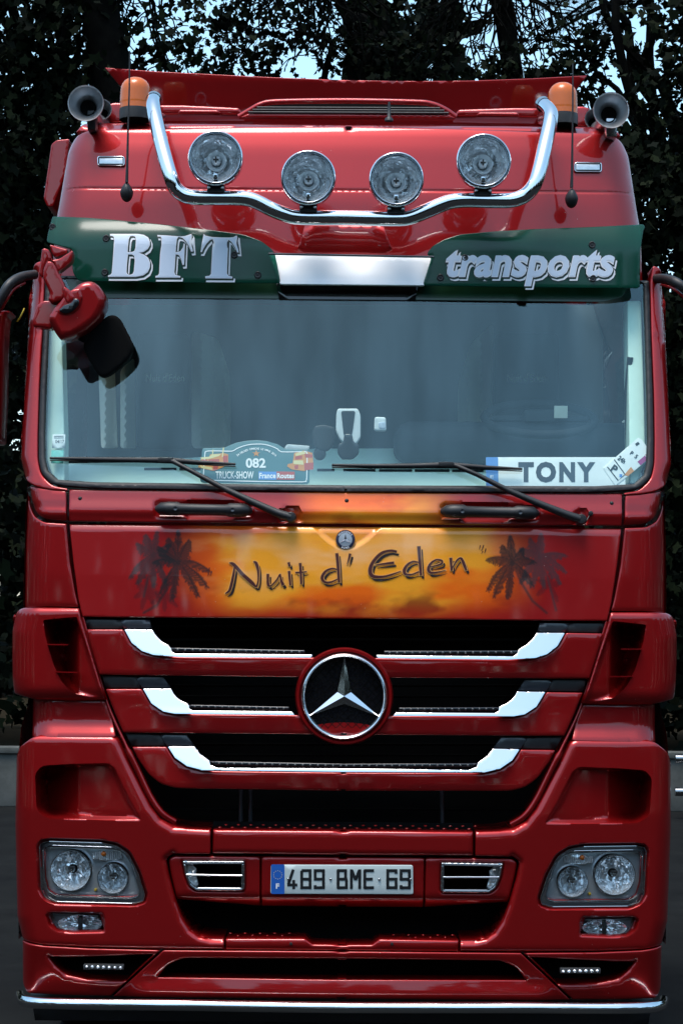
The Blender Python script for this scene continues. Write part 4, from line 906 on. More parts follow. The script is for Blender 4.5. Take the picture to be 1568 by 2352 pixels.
h = horn(197, 236, 41.5, .42); box('horn_mount', at(212, 285, .5)-Vector((.02, .0, .02)), at(212, 272, .56)+Vector((.02, .02, .02)), M['dark'], h)
h = horn(1403, 252, 41.5, .42); box('horn_mount', at(1402, 302, .5)-Vector((.018, .0, .02)), at(1402, 290, .56)+Vector((.018, .02, .02)), M['satin'], h)
for x, y in ((233, 250), (1366, 272)): horn(x, y, 24, .72)
for cx, cy0, cy1, R_ in ((311, 176, 250, 36), (1291, 188, 262, 35)):
    Yb = .62; zt, zb = at(cx, cy0, Yb).z, at(cx, cy1, Yb).z; H_ = zt-zb; R = sz(R_, Yb); c = at(cx, cy1, Yb)
    prof = []
    for k in range(23):
        t = k/22; rr = R*(1-.10*t)*math.sqrt(max(0, 1-max(0, (t-.55)/.45)**2.4)); prof.append((max(rr+(.0012 if (k % 2 and .15 < t < .9) else 0), 0), H_*t))
    prof.append((0, H_))
    b_ = lathe('beacon', [(R*1.02, -.045), (R*1.02, -.012), (R*1.0, 0), (0, 0)], c, axis=(0, 0, 1), n=40, m=M['dark'], parent=TR)
    lathe('beacon_dome', prof, c, axis=(0, 0, 1), n=48, m=M['amber'], parent=b_)
    lathe('beacon_lamp', [(R*.45, .0), (R*.45, H_*.55), (0, H_*.6)], c, axis=(0, 0, 1), n=20, m=M['reflector'], parent=b_)
for pts, base in (([(298, 116), (297, 200), (294, 300), (292, 385), (291, 418)], (291, 440)), ([(1315, 145), (1315, 220), (1314, 320), (1313, 400), (1312, 430)], (1312, 454))):
    Y = .33
    P = [at(a, b, Y) for a, b in pts]; a_ = tube('whip_antenna', P, [.0026, .0032, .0038, .0052, .0065], 8, M['dark'], TR)
    c = at(*base, Y+.02)
    bm = bmesh.new(); bmesh.ops.create_uvsphere(bm, u_segments=20, v_segments=14, radius=1)
    for v_ in bm.verts:
        t = v_.co.z; s_ = .026*(1-.35*max(t, 0)-.25*max(t, 0)**2); v_.co = Vector((c.x+v_.co.x*s_, c.y+v_.co.y*.03, c.z+t*.040))
    from_bm('antenna_base', bm, M['dark'], a_)
lathe('roof_antenna', [(.018, -.004), (.016, .006), (.007, .014), (.0055, .06), (.0045, .072), (0, .074)], at(893, 275, .52), axis=(0, 0, 1), n=16, m=M['dark'], parent=TR)
for cx, cy in ((255, 369), (1350, 383)):
    s = 32; L = rnd([(cx-s, cy-12), (cx+s, cy-11.5), (cx+s, cy+12), (cx-s, cy+11.5)], 7)
    o = plate('marker_lamp', L, sp=8, r=2.5, thick=.02, off=-.006, m=M['dark'], parent=TR)
    plate('marker_lens', inflate(L, -4.5), sp=8, r=2, rd=.003, thick=.006, off=-.012, m=mat('marker_glass', (.55, .62, .66), .08, .5, noise=.3, nscale=60), parent=o)
    L2 = inflate(L, -1.5); U = uvs(L2); X, Y, Z = onsurf([u[0] for u in U], [u[1] for u in U], body, -.008); tube('marker_rim', [Vector(p) for p in zip(X, Y, Z)]+[Vector((X[0], Y[0], Z[0]))], .0022, 6, M['chrome'], o, caps=False)
    for s_ in (-25, 25): lathe('marker_screw', [(0, -.002), (.003, -.001), (.003, .004)], at(cx+s_, cy, .33+.11*(.8)**2), n=8, m=M['dark'], parent=o) if False else None

# ================================================================== 10. front mirror, side mirrors
CM = lambda p: cv(0, 820, 480, p)
def slab(name, pts, Y0, tk, m_, par, r=8, sl=0.0, rd=None, sp=7):
    p = [(a, b) for a, b, *_ in pts]; cx = sum(a for a, b in p)/len(p)
    c = at(cx, p[0][1], Y0).x
    return plate(name, rnd(p, 14 if 'housing' in name or 'ramp' in name else 6, 6), fn=lambda X, Z: Y0+(X-c)*sl+X*0, sp=sp, r=r, rd=rd, thick=tk, m=m_, parent=par, solid=True)
mb = slab('front_mirror_arm', CM([(520, 200), (575, 208), (610, 260), (650, 350), (705, 450), (735, 540), (725, 600), (660, 640), (560, 662), (528, 625), (550, 565), (515, 480), (474, 400), (480, 290)]), .13, .06, M['paint'], TR, r=3, rd=.007)
slab('mirror_arm_cover', CM([(462, 70), (490, 58), (540, 75), (570, 185), (520, 205), (478, 300), (475, 395), (425, 350), (445, 200)]), .17, .05, M['paint'], mb, r=3, rd=.007)
slab('mirror_bracket', CM([(560, 190), (650, 178), (805, 78), (808, 140), (790, 210), (640, 325), (600, 250)]), .2, .05, M['paint'], mb, r=3, rd=.007)
slab('mirror_pod', CM([(543, 15), (640, 45), (750, 75), (735, 115), (610, 160), (565, 120)]), .24, .06, M['paint'], mb, r=3, rd=.007)
slab('mirror_arm_root', CM([(560, 640), (480, 640), (410, 690), (385, 760), (355, 850), (360, 920), (400, 935), (480, 935), (560, 960), (620, 860), (720, 690), (700, 600)]), .17, .06, M['paint'], mb, r=3, rd=.007)
slab('mirror_joint', CM([(700, 480), (760, 510), (835, 600), (800, 650), (740, 680), (700, 600)]), .11, .05, M['paint'], mb, r=3, rd=.007)
slab('mirror_swivel', CM([(820, 610), (870, 620), (875, 680), (800, 760), (720, 790), (640, 750), (700, 690), (790, 660)]), .1, .05, M['gloss'], mb, r=3, rd=.007)
mh = slab('mirror_housing', CM([(528, 800), (600, 690), (700, 580), (790, 500), (880, 430), (950, 410), (1020, 414), (1080, 455), (1140, 540), (1168, 610), (1160, 690), (1100, 830), (960, 960), (810, 1040), (700, 1072), (650, 1058), (585, 965), (530, 860)]), .12, .07, M['paint'], mb, r=14, rd=.04, sl=.10)
slab('mirror_recess', CM([(600, 760), (700, 600), (790, 515), (885, 500), (912, 600), (880, 720), (800, 795), (700, 812), (630, 800)]), .112, .03, M['paint'], mb, r=6, rd=.008)
slab('mirror_stalk', CM([(810, 1045), (1000, 850), (1075, 850), (1100, 890), (1000, 990), (960, 960), (925, 985), (1000, 1010), (940, 1110)]), .21, .02, M['void'], mb, r=3, rd=.01)
slab('ramp_mirror', CM([(1100, 875), (1160, 820), (1215, 795), (1280, 800), (1330, 845), (1400, 980), (1458, 1100), (1468, 1170), (1435, 1265), (1330, 1370), (1210, 1462), (1145, 1487), (1090, 1470), (1040, 1400), (960, 1260), (920, 1170), (918, 1100), (985, 990)]), .225, .03, M['void'], mb, r=6, rd=.015, sl=.1)
def side_mirror(sgn):
    if sgn < 0: pts = [(-60, 760, .35), (-20, 720, .33), (4, 680, .32), (22, 652, .33), (48, 636, .38), (80, 630, .45)]
    else: pts = [(1640, 760, .35), (1610, 705, .33), (1578, 668, .32), (1552, 648, .33), (1528, 640, .40), (1505, 640, .47)]
    a = tube('side_mirror_arm', [at(*p) for p in spline(pts, 5)], .019, 14, M['dark'], TR)
    tube('arm_liner', [at(p[0]+(9 if sgn < 0 else -9), p[1]+13, p[2]+.01) for p in spline(pts[1:5], 5)], .006, 8, M['paint'], a)
    if sgn < 0: P = CM([(-500, 740), (-200, 728), (60, 730), (100, 738), (90, 760), (45, 790), (30, 900), (20, 1100), (12, 1700), (-10, 2200), (-500, 2250)])
    else: P = [(1600, 755), (1590, 765), (1592, 1080), (1600, 1090), (1700, 1092), (1700, 745), (1640, 745)]
    plate('side_mirror_housing', rnd(P, 10), fn=flat(.38), sp=20, r=14, rd=.06, thick=.12, m=M['paint'], parent=a)
side_mirror(-1); side_mirror(1)
tube('mirror_cable', [at(40, 738, .42), at(48, 726, .40), at(56, 708, .42)], .003, 6, M['yellow'], TR)

# ================================================================== 11. wipers and grab handles
WY = lambda x, y, o_: tuple(q[0] for q in onsurf(*[np.array([k_]) for k_ in uv((x, y))], body, o_))
for blade, arm, piv in (([(115, 1052), (200, 1054), (300, 1056), (384, 1057), (460, 1062), (541, 1066)], [(375, 1054), (398, 1060), (440, 1082), (520, 1125), (600, 1162), (640, 1180), (668, 1188)], (668, 1188)),
                        ([(762, 1068), (850, 1070), (950, 1070), (1030, 1068), (1110, 1073), (1199, 1077)], [(1020, 1064), (1048, 1070), (1095, 1090), (1170, 1128), (1250, 1162), (1300, 1182), (1330, 1192)], (1334, 1193))):
    w_ = tube('wiper', [Vector(WY(a, b, -.035 if k else -.02)) for k, (a, b) in enumerate(arm)], [.008, .009, .009, .011, .014, .016, .017], 10, M['dark'], TR)
    tube('wiper_blade', [Vector(WY(a, b, -.022)) for a, b in blade], [.005, .008, .010, .0125, .008, .0045], 8, M['rubber'], w_)
    tube('wiper_rubber', [Vector(WY(a, b+5, -.008)) for a, b in blade], .0025, 6, M['rubber'], w_)
    p = Vector(WY(*piv, -.03)); lathe('wiper_pivot', [(0, -.02), (.016, -.018), (.021, -.008), (.021, .03)], p, n=20, m=M['dark'], parent=w_)
    box('blade_joint', Vector(WY(arm[0][0]-2, arm[0][1]+2, -.045))-Vector((.018, 0, .009)), Vector(WY(arm[0][0]+12, arm[0][1]+2, -.045))+Vector((.018, .02, .009)), M['dark'], w_, bev=.004)
    q_ = (piv[0]-40, piv[1]-12) if piv[0] < 800 else (piv[0]+22, piv[1]-14)
    lathe('washer_nozzle', [(0, -.012), (.008, -.01), (.010, 0), (.010, .02)], Vector(WY(*q_, -.01)), n=12, m=M['dark'], parent=w_)
    tube('washer_hose', [Vector(WY(*q_, -.012)), Vector(WY((q_[0]+piv[0])/2-2, max(q_[1], piv[1])+9, -.014)), Vector(WY(piv[0], piv[1]+4, -.02))], .0025, 6, M['dark'], w_)
for x0, y0, x1, y1, sd_ in ((358, 1168, 577, 1172, -1), (1014, 1174, 1236, 1178, 1)):
    a = Vector(WY(x0+16, y0, -.03)); b = Vector(WY(x1-16, y1, -.03))
    ends = a-(b-a).normalized()*.024, b+(b-a).normalized()*.024
    P = [ends[0]+Vector((0, .02, 0)), a+Vector((-.006, .004, 0)), a+Vector((.02, 0, 0)), a.lerp(b, .18), a.lerp(b, .22), a.lerp(b, .5), a.lerp(b, .78), a.lerp(b, .82), b-Vector((.02, 0, 0)), b+Vector((.006, .004, 0)), ends[1]+Vector((0, .02, 0))]
    g = tube('grab_handle', P, [.012, .024, .0265, .0265, .021, .0205, .021, .0265, .0265, .024, .012], 16, M['dark'], TR)
    for k in (.16, .86): lathe('handle_screw', [(.008, -.0), (.008, -.004), (.004, -.003), (0, -.001)], a.lerp(b, k)+Vector((0, -.025, .0)), n=12, m=M['navy'], parent=g)

# ================================================================== 12. inside the cab
it = lambda y: flat(y)
plate('cab_interior_wall', [(200, 700), (1385, 700), (1385, 1180), (200, 1180)], fn=flat(2.1), sp=100, r=1, thick=.02, m=M['cabin'], parent=TR)
box('cab_floor', (-1.15, .3, 1.75), (1.15, 2.2, 1.8), M['cabin'], TR, bev=0)
box('cab_headliner', (-1.05, .5, 3.40), (1.05, 2.2, 3.45), M['cabin'], TR, bev=0)
dsh = [(136, 1064), (300, 1062), (450, 1050), (640, 1034), (728, 1030), (935, 1029), (985, 1038), (1040, 1056), (1110, 1070), (1470, 1074), (1480, 1118), (795, 1124), (130, 1116)]
db = plate('dashboard', rnd(dsh, 6), fn=lambda X, Z: .30+.11*(X/1.2)**2+(Z-2.2)*2.4, sp=22, r=4, thick=.35, m=M['mint'], parent=TR)
for i, (a, b) in enumerate(((331, 405), (412, 470), (728, 768), (788, 862), (870, 946), (952, 1032), (1038, 1110), (1118, 1190))):
    y = 1077+(a-330)*.006
    plate('dash_vent', [(a, y-3), (b, y-3), (b, y+3), (a, y+3)], fn=lambda X, Z: .30+.11*(X/1.2)**2+(Z-2.2)*2.4-.003, sp=40, r=1, rd=.001, thick=.003, m=M['navy'], parent=db)
box('instrument_hood', at(905, 1062, .62), at(1440, 985, .95), mat('instrument_grey', (.03, .04, .05), .7), TR, bev=.09, seg=5)
wc = at(1238, 962, .72)
bm = bmesh.new(); n = 48
for i in range(n):
    for j in range(10):
        a, b = 2*pi*i/n, 2*pi*j/10; r_ = .225+.017*cos(b); P = Vector((r_*cos(a), r_*sin(a), .017*sin(b))); P.rotate(Matrix.Rotation(radians(22), 3, 'X')); bm.verts.new(wc+P)
bm.verts.ensure_lookup_table()
for i in range(n):
    for j in range(10): bm.faces.new([bm.verts[k_] for k_ in (i*10+j, ((i+1) % n)*10+j, ((i+1) % n)*10+(j+1) % 10, i*10+(j+1) % 10)])
sw = from_bm('steering_wheel', bm, M['seat'], TR)
box('steering_spoke', wc+Vector((-.2, -.03, -.01)), wc+Vector((.2, .03, .01)), M['seat'], sw); box('steering_hub', wc+Vector((-.07, -.09, -.02)), wc+Vector((.07, .06, .03)), M['seat'], sw, bev=.015)
box('steering_label', at(1272, 960, .60), at(1303, 932, .605), M['cream'], sw, bev=.002)
for x0, x1, nm in ((310, 442, 335), (1134, 1276, 1164)):
    st_ = box('seat', at(x0, 1030, 1.30), at(x1, 775, 1.48), M['seat'], TR, bev=.04, seg=4)
    V, F = fit(text2d("Nuit d'Eden"), nm, 858, nm+88, 876); decal('seat_lettering', V, F, M['cream'], st_, fn=flat(1.295))
plate('curtain', rnd([(440, 760), (500, 775), (528, 860), (530, 1030), (440, 1030)], 14), fn=lambda X, Z: 1.6+.03*np.sin(X*60), sp=10, r=2, thick=.02, m=M['cream'], parent=TR)
plate('curtain', rnd([(1132, 740), (1080, 790), (1052, 880), (1050, 1030), (1132, 1030)], 14), fn=lambda X, Z: 1.6+.03*np.sin(X*60), sp=10, r=2, thick=.02, m=M['cream'], parent=TR)
plate('curtain', rnd([(225, 820), (245, 800), (262, 820), (270, 1030), (232, 1030)], 8), fn=lambda X, Z: 1.7+.02*np.sin(X*70), sp=10, r=2, thick=.02, m=M['cream'], parent=TR)
plate('curtain', rnd([(276, 850), (308, 820), (312, 1030), (276, 1030)], 8), fn=lambda X, Z: 1.7+.02*np.sin(X*70), sp=10, r=2, thick=.02, m=M['cream'], parent=TR)
for P in ([(108, 690), (140, 690), (148, 1000), (148, 1108), (125, 1104), (104, 1050), (103, 950)], [(1440, 690), (1472, 690), (1480, 950), (1482, 1060), (1462, 1110), (1446, 1112)]):
    plate('pillar_trim', rnd(P, 6), fn=lambda X, Z: body(X, Z)+.05, sp=14, r=4, thick=.12, m=M['mint'], parent=TR)
tube('seat_belt', [at(1447, 820, .4), at(1440, 900, .42), at(1442, 1000, .4), at(1446, 1100, .35)], .012, 8, M['dark'], TR)
# screen-mounted bits
o = slab('interior_mirror', [(722, 978), (745, 975), (768, 981), (770, 998), (764, 1025), (752, 1036), (735, 1036), (722, 1024), (716, 998)], .24, .02, M['dark'], TR, r=3, sp=8)
lathe('mirror_foot', [(0, -.01), (.02, -.008), (.025, 0), (.025, .02)], at(734, 1042, .25), n=18, m=M['navy'], parent=o)
o = slab('toll_device_holder', [(775, 938), (822, 938), (828, 955), (828, 1005), (818, 1020), (804, 1018), (790, 1018), (779, 1008), (771, 990), (772, 950)], .26, .03, M['paper'], TR, r=3, sp=7)
slab('holder_screen', [(783, 943), (816, 943), (808, 1000), (789, 1000)], .257, .01, M['navy'], o, r=1); slab('holder_stalk', [(790, 996), (808, 996), (812, 1015), (824, 1020), (824, 1042), (810, 1055), (785, 1055), (775, 1042), (775, 1020), (788, 1015)], .255, .02, M['navy'], o, r=3)
o = slab('toll_badge', [(860, 957), (886, 958), (887, 990), (859, 989)], .22, .02, M['paper'], TR, r=3, sp=7); slab('badge_print', [(868, 970), (886, 968), (886, 985), (870, 984)], .218, .002, M['letter'], o, r=.5)

# --- cards resting behind the screen: things of their own
GF = lambda o_: (lambda X, Z: body(X, Z)+o_)
def card(name, label, cat, loop, m_, o_=.018, sp=30, r=1):
    p = plate(name, loop, fn=GF(o_), sp=sp, r=r, rd=.001, thick=.003, m=m_); return tag(p, label, cat)
CQ = lambda p: cv(660, 1470, 420, p)
pq = card('show_plaque', 'dark teal rally style plaque numbered 082 propped behind the windscreen', 'plaque', rnd(CQ([(72, 600), (62, 560), (85, 200), (100, 168), (370, 165), (420, 140), (520, 100), (650, 76), (770, 68), (900, 80), (1040, 120), (1130, 178), (1420, 190), (1450, 230), (1442, 600), (1420, 625), (110, 612)]), 3), M['teal'])
bord = [(185, 205), (135, 212), (122, 250), (110, 420), (105, 540), (125, 572), (190, 576), (800, 590), (1350, 596), (1395, 580), (1408, 540), (1412, 330), (1412, 240), (1390, 214), (1280, 216), (1088, 216), (1040, 180), (960, 145), (870, 122), (780, 118), (690, 124), (600, 145), (520, 178), (462, 208), (300, 205), (185, 205)]
V, F, O = ribbon([[(a, b, 2.2) for a, b in CQ(bord)]], n=2); decal('plaque_border', V, F, M['lwhite'], pq, fn=GF(.0165), off=0)
def put(par, s, x0, y0, x1, y1, mm, o_, conv, bold=.02, ang=0, arc=None):
    (a, b), (c, d) = conv([(x0, y0), (x1, y1)]); V, F = fit(text2d(s, bold), a, b, c, d, ang, arc); decal('lettering', V, F, M[mm], par, fn=GF(o_), off=0)
V, F = arc_text('24 HEURES CAMIONS LE MANS 2016', (CQ([(775, 560)])[0]), 70, 129, 51, 4.6); decal('lettering', V, F, M['lwhite'], pq, fn=GF(.0165), off=0)
put(pq, '082', 638, 296, 890, 420, 'lwhite', .0165, CQ, .03); put(pq, 'TRUCK-SHOW', 258, 462, 738, 556, 'lwhite', .0165, CQ, .02)
for x0, x1, mm in ((800, 1026, 'pblue'), (1026, 1256, 'pred')):
    V, F = fill([CQ([(x0, 464), (x1, 468), (x1-2, 570), (x0, 566)])]); decal('plaque_patch', V, F, M[mm], pq, fn=GF(.0168), off=0)
put(pq, 'France', 808, 482, 1016, 552, 'lwhite', .0162, CQ, .03); put(pq, 'Routes', 1034, 486, 1248, 552, 'lwhite', .0162, CQ, .03)
V = CQ([(770+ (52 if k % 2 == 0 else 21)*math.sin(k*pi/5), 238-(44 if k % 2 == 0 else 17)*math.cos(k*pi/5)) for k in range(10)]); V, F = fill([V]); decal('plaque_star', V, F, M['orange'], pq, fn=GF(.0165), off=0)
def truck_print(ox, oy, sx, mirror_=False):
    f = (lambda p: CQ([(ox+(-1 if mirror_ else 1)*a*sx, oy+b*sx) for a, b in p]))
    items = [('orange', [(0, 110), (10, 60), (120, 50), (130, 20), (260, 10), (300, 0), (370, 20), (372, 150), (300, 190), (180, 240), (60, 215), (-30, 190)], .0166), ('pcream', [(5, 60), (115, 52), (150, 20), (280, 15), (240, 45), (120, 78), (8, 85)], .0163),
             ('pred', [(20, 90), (90, 88), (92, 125), (20, 128)], .0163), ('pred', [(110, 88), (250, 80), (255, 130), (110, 135)], .0163), ('pcream', [(-20, 165), (150, 190), (160, 225), (20, 205)], .0162), ('pred', [(170, 165), (215, 150), (240, 180), (225, 225), (175, 235)], .0162), ('pred', [(300, 40), (365, 35), (365, 120), (305, 130)], .0161),
             ('pcream', [(300, -70), (318, -75), (300, 55), (286, 55)], .0160), ('pcream', [(160, -40), (176, -42), (170, 25), (156, 25)], .0160)]
    for mm, P, o_ in items: V, F = fill([f(P)]); decal('plaque_truck', V, F, M[mm], pq, fn=GF(o_), off=0)
truck_print(65, 230, .95)
def tank(P, mm, o_): V, F = fill([CQ(P)]); decal('plaque_truck', V, F, M[mm], pq, fn=GF(o_), off=0)
tank([(1250, 230), (1370, 200), (1480, 230), (1495, 400), (1380, 460), (1220, 440), (1160, 400), (1170, 370), (1230, 360)], 'orange', .0166); tank([(1260, 240), (1370, 205), (1400, 240), (1270, 270)], 'pcream', .0163)
tank([(1262, 275), (1350, 262), (1350, 305), (1262, 315)], 'pred', .0163); tank([(1240, 325), (1360, 325), (1370, 380), (1240, 370)], 'pcream', .0162); tank([(1375, 360), (1495, 350), (1490, 440), (1380, 450)], 'pred', .0162); tank([(1380, 240), (1480, 250), (1480, 290), (1390, 290)], 'pred', .0161); tank([(1250, 390), (1300, 380), (1300, 430), (1260, 435)], 'pred', .0160)
CN = lambda p: cv(1560, 1440, 749, p)
tp_ = card('name_plate', 'pale name plate with dark TONY lettering and blue end strip behind the windscreen', 'name plate', rnd(CN([(173, 222), (1165, 222), (1160, 430), (174, 430)]), 3), M['paper'], .016)
V, F = fill([rnd(CN([(173, 222), (259, 222), (262, 430), (174, 430)]), 2)]); decal('plate_band', V, F, M['pblue'], tp_, fn=GF(.0150), off=0)
for ch, x0, x1 in (('T', 402, 512), ('O', 526, 670), ('N', 692, 804), ('Y', 818, 947)): put(tp_, ch, x0, 254 if ch == 'O' else 257, x1, 402 if ch == 'O' else 399, 'print_', .0148, CN, .055)
put(tp_, 'E', 203, 350, 228, 372, 'letter', .0146, CN)
pt = card('parking_ticket', 'tilted white and pink parking pass with a large P in the right windscreen corner', 'parking pass', rnd(CN([(1003, 300), (1250, 84), (1275, 95), (1358, 212), (1090, 426)]), 2), M['paper'], .013)
tg = radians(40)
put(pt, 'P', 1062, 278, 1102, 332, 'lblack', .0112, CN, .04, radians(36)); put(pt, '24h', 1106, 222, 1164, 256, 'lblack', .0112, CN, .03, radians(36)); put(pt, 'P  5', 1192, 190, 1250, 220, 'lblack', .0112, CN, .03, radians(36))
for P, mm in (([(1246, 254), (1298, 210), (1318, 238), (1268, 280)], 'purple'), ([(1300, 206), (1320, 188), (1345, 222), (1328, 236)], 'pred'), ([(1150, 350), (1200, 290), (1222, 320), (1180, 355)], 'orange'), ([(1030, 292), (1036, 288), (1112, 385), (1106, 390)], 'lblack'),
              ([(1078, 240), (1084, 236), (1158, 338), (1152, 342)], 'lblack'), ([(1106, 390), (1112, 384), (1158, 340), (1160, 348)], 'lblack'), ([(1228, 128), (1250, 112), (1262, 128), (1240, 144)], 'lblack'), ([(1118, 342), (1138, 342), (1138, 364), (1118, 364)], 'pblue')):
    V, F = fill([CN(P)]); decal('ticket_print', V, F, M[mm], pt, fn=GF(.0120), off=0)
sk = card('inspection_sticker', 'small white inspection sticker in the lower left corner of the windscreen', 'sticker', [(121, 997), (150, 997), (149, 1029), (119, 1029)], M['paper'], .012)
V, F = fit(text2d('04/17', .01), 127, 1010, 147, 1018); decal('lettering', V, F, M['print_'], sk, fn=GF(.011), off=0)
for y in (1001, 1005): V, F = fill([[(124, y), (146, y), (146, y+1.4), (124, y+1.4)]]); decal('sticker_print', V, F, M['print_'], sk, fn=GF(.011), off=0)
card('tax_disc', 'small turquoise sticker below the white one in the lower left corner of the windscreen', 'sticker', [(118, 1034), (146, 1034), (145, 1064), (117, 1064)], mat('sticker_green', (.16, .55, .48), .5), .012)
tag(slab('paper_sheaf', [(658, 1020), (712, 1024), (708, 1034), (652, 1032)], .33, .03, M['paper'], None, r=1), 'thin sheaf of white papers lying on the dashboard behind the plaque', 'papers')

# ================================================================== 13. wheels and chassis
for sx in (-1, 1):
    for y in (1.15, 4.6):
        w_ = lathe('wheel', [(.20, .0), (.30, -.005), (.33, .03), (.50, .0), (.515, .03), (.515, .27), (.50, .30), (.3, .28)], (sx*.93+(.28*sx), y, .515), axis=(-sx, 0, 0), n=40, m=M['rubber'], parent=TR)
        lathe('wheel_rim', [(0, .05), (.1, .04), (.12, .08), (.26, .10), (.30, .01)], (sx*.93+(.28*sx), y, .515), axis=(-sx, 0, 0), n=32, m=M['satin'], parent=w_)
for sx in (-1, 1): box('chassis_rail', (sx*.42-.04, .6, .75), (sx*.42+.04, 6.2, 1.0), M['dark'], TR)
box('engine_block', (-.4, .5, .6), (.4, 1.9, 1.5), M['void'], TR, bev=.03)
box('fuel_tank', (.6, 2.4, .45), (1.15, 3.8, 1.0), M['satin'], TR, bev=.08, seg=4)

# ================================================================== 14. ground, wall, trees
def pmat(name, c1, c2, scale, rough=.9, bump=.3, bs=60):
    m = mat(name, c1, rough, bump=bump, bscale=bs, spec=.04); t = m.node_tree; b = t.nodes['Principled BSDF']; tc = t.nodes.new('ShaderNodeTexCoord')
    n = t.nodes.new('ShaderNodeTexNoise'); n.inputs['Scale'].default_value = scale; n.inputs['Detail'].default_value = 10; n.inputs['Roughness'].default_value = .7; t.links.new(tc.outputs['Object'], n.inputs['Vector'])
    r = t.nodes.new('ShaderNodeValToRGB'); r.color_ramp.elements[0].position = .35; r.color_ramp.elements[1].position = .65; r.color_ramp.elements[0].color = (*c1, 1); r.color_ramp.elements[1].color = (*c2, 1)
    t.links.new(n.outputs['Fac'], r.inputs[0]); t.links.new(r.outputs[0], b.inputs['Base Color']); return m
asph = pmat('asphalt', (.007, .0075, .008), (.013, .014, .014), 1.5, bump=.8, bs=90)
bm = bmesh.new(); bmesh.ops.create_grid(bm, x_segments=40, y_segments=40, size=300); o = from_bm('ground', bm, asph); o['kind'] = 'structure'
gr = pmat('leaf_litter', (.012, .010, .006), (.025, .02, .012), 8, bump=1, bs=30)
bm = bmesh.new(); bmesh.ops.create_grid(bm, x_segments=60, y_segments=20, size=1)
for v_ in bm.verts: v_.co = Vector((v_.co.x*45, 32+v_.co.y*19.6, .36+random.uniform(0, .08)))
o = from_bm('verge', bm, gr); o['kind'] = 'structure'
# low concrete wall behind the truck, built of cast panels
cm = pmat('concrete', (.07, .075, .07), (.12, .125, .118), 3, bump=.5, bs=40)
wall = thing('low_wall', 'low pale concrete retaining wall at the far edge of the tarmac', 'wall', (0, 12, 0))
me0 = None
for i in range(-9, 9):
    if me0 is None:
        p = box('wall_panel', (0, 0, 0), (1.985, .22, .50), cm, None, bev=.012); me0 = p.data
    else:
        p = bpy.data.objects.new('wall_panel', me0); C.objects.link(p)
    p.parent = wall; p.location = (i*2+.3, 0, 0)
cap0 = None
for i in range(-9, 9):
    if cap0 is None: p = box('coping', (0, -.03, .502), (1.99, .25, .56), cm, None, bev=.012); cap0 = p.data
    else: p = bpy.data.objects.new('coping', cap0); C.objects.link(p)
    p.parent = wall; p.location = (i*2+.3, 0, 0)
pr = thing('hand_rail', 'grey metal pipe rail standing before the low wall at the right edge', 'rail', (4.0, 11, 0))
for z in (.25, .55): 
    p = tube('rail_pipe', [Vector((3.0, 11.2, z)), Vector((6.5, 11.2, z))], .04, 10, M['satin']); p.parent = pr; p.matrix_parent_inverse = pr.matrix_world.inverted(); p.location = (-4, -11, 0)
p = tube('rail_post', [Vector((4.6, 11.2, 0)), Vector((4.6, 11.2, .6))], .045, 10, M['satin']); p.parent = pr; p.location = (-4, -11, 0)

LEAFM = []
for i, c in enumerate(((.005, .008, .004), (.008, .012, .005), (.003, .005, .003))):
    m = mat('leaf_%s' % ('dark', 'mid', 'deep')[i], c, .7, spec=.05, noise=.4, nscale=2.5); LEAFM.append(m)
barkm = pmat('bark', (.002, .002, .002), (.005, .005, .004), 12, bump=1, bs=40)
def leaf_mesh(name, centers, size, mats, seed):
    r_ = np.random.default_rng(seed); N = len(centers); K7 = 9
    ang = np.linspace(0, 2*pi, K7, endpoint=False); rad = np.array([1.25, .55, .95, .5, .9, .45, .9, .5, .95])
    base = np.stack([rad*np.cos(ang), rad*np.sin(ang), .12*np.cos(2*ang)], 1)
    Q = r_.normal(size=(N, 4)); Q /= np.linalg.norm(Q, axis=1)[:, None]; w0, x, y, z = Q.T
    R = np.stack([1-2*(y*y+z*z), 2*(x*y-z*w0), 2*(x*z+y*w0), 2*(x*y+z*w0), 1-2*(x*x+z*z), 2*(y*z-x*w0), 2*(x*z-y*w0), 2*(y*z+x*w0), 1-2*(x*x+y*y)], 1).reshape(N, 3, 3)
    s = size*r_.uniform(.6, 1.3, N); V = np.einsum('nij,kj->nki', R, base)*s[:, None, None]+centers[:, None, :]
    me = bpy.data.meshes.new(name); me.vertices.add(N*K7); me.vertices.foreach_set('co', V.astype(np.float32).ravel())
    me.loops.add(N*K7); me.loops.foreach_set('vertex_index', np.arange(N*K7, dtype=np.int32)); me.polygons.add(N)
    me.polygons.foreach_set('loop_start', np.arange(N, dtype=np.int32)*K7); 
    try: me.polygons.foreach_set('loop_total', np.full(N, K7, dtype=np.int32))
    except Exception: pass
    for m in mats: me.materials.append(m)
    me.polygons.foreach_set('material_index', r_.integers(0, len(mats), N).astype(np.int32)); me.update(calc_edges=True); me.validate(); return me
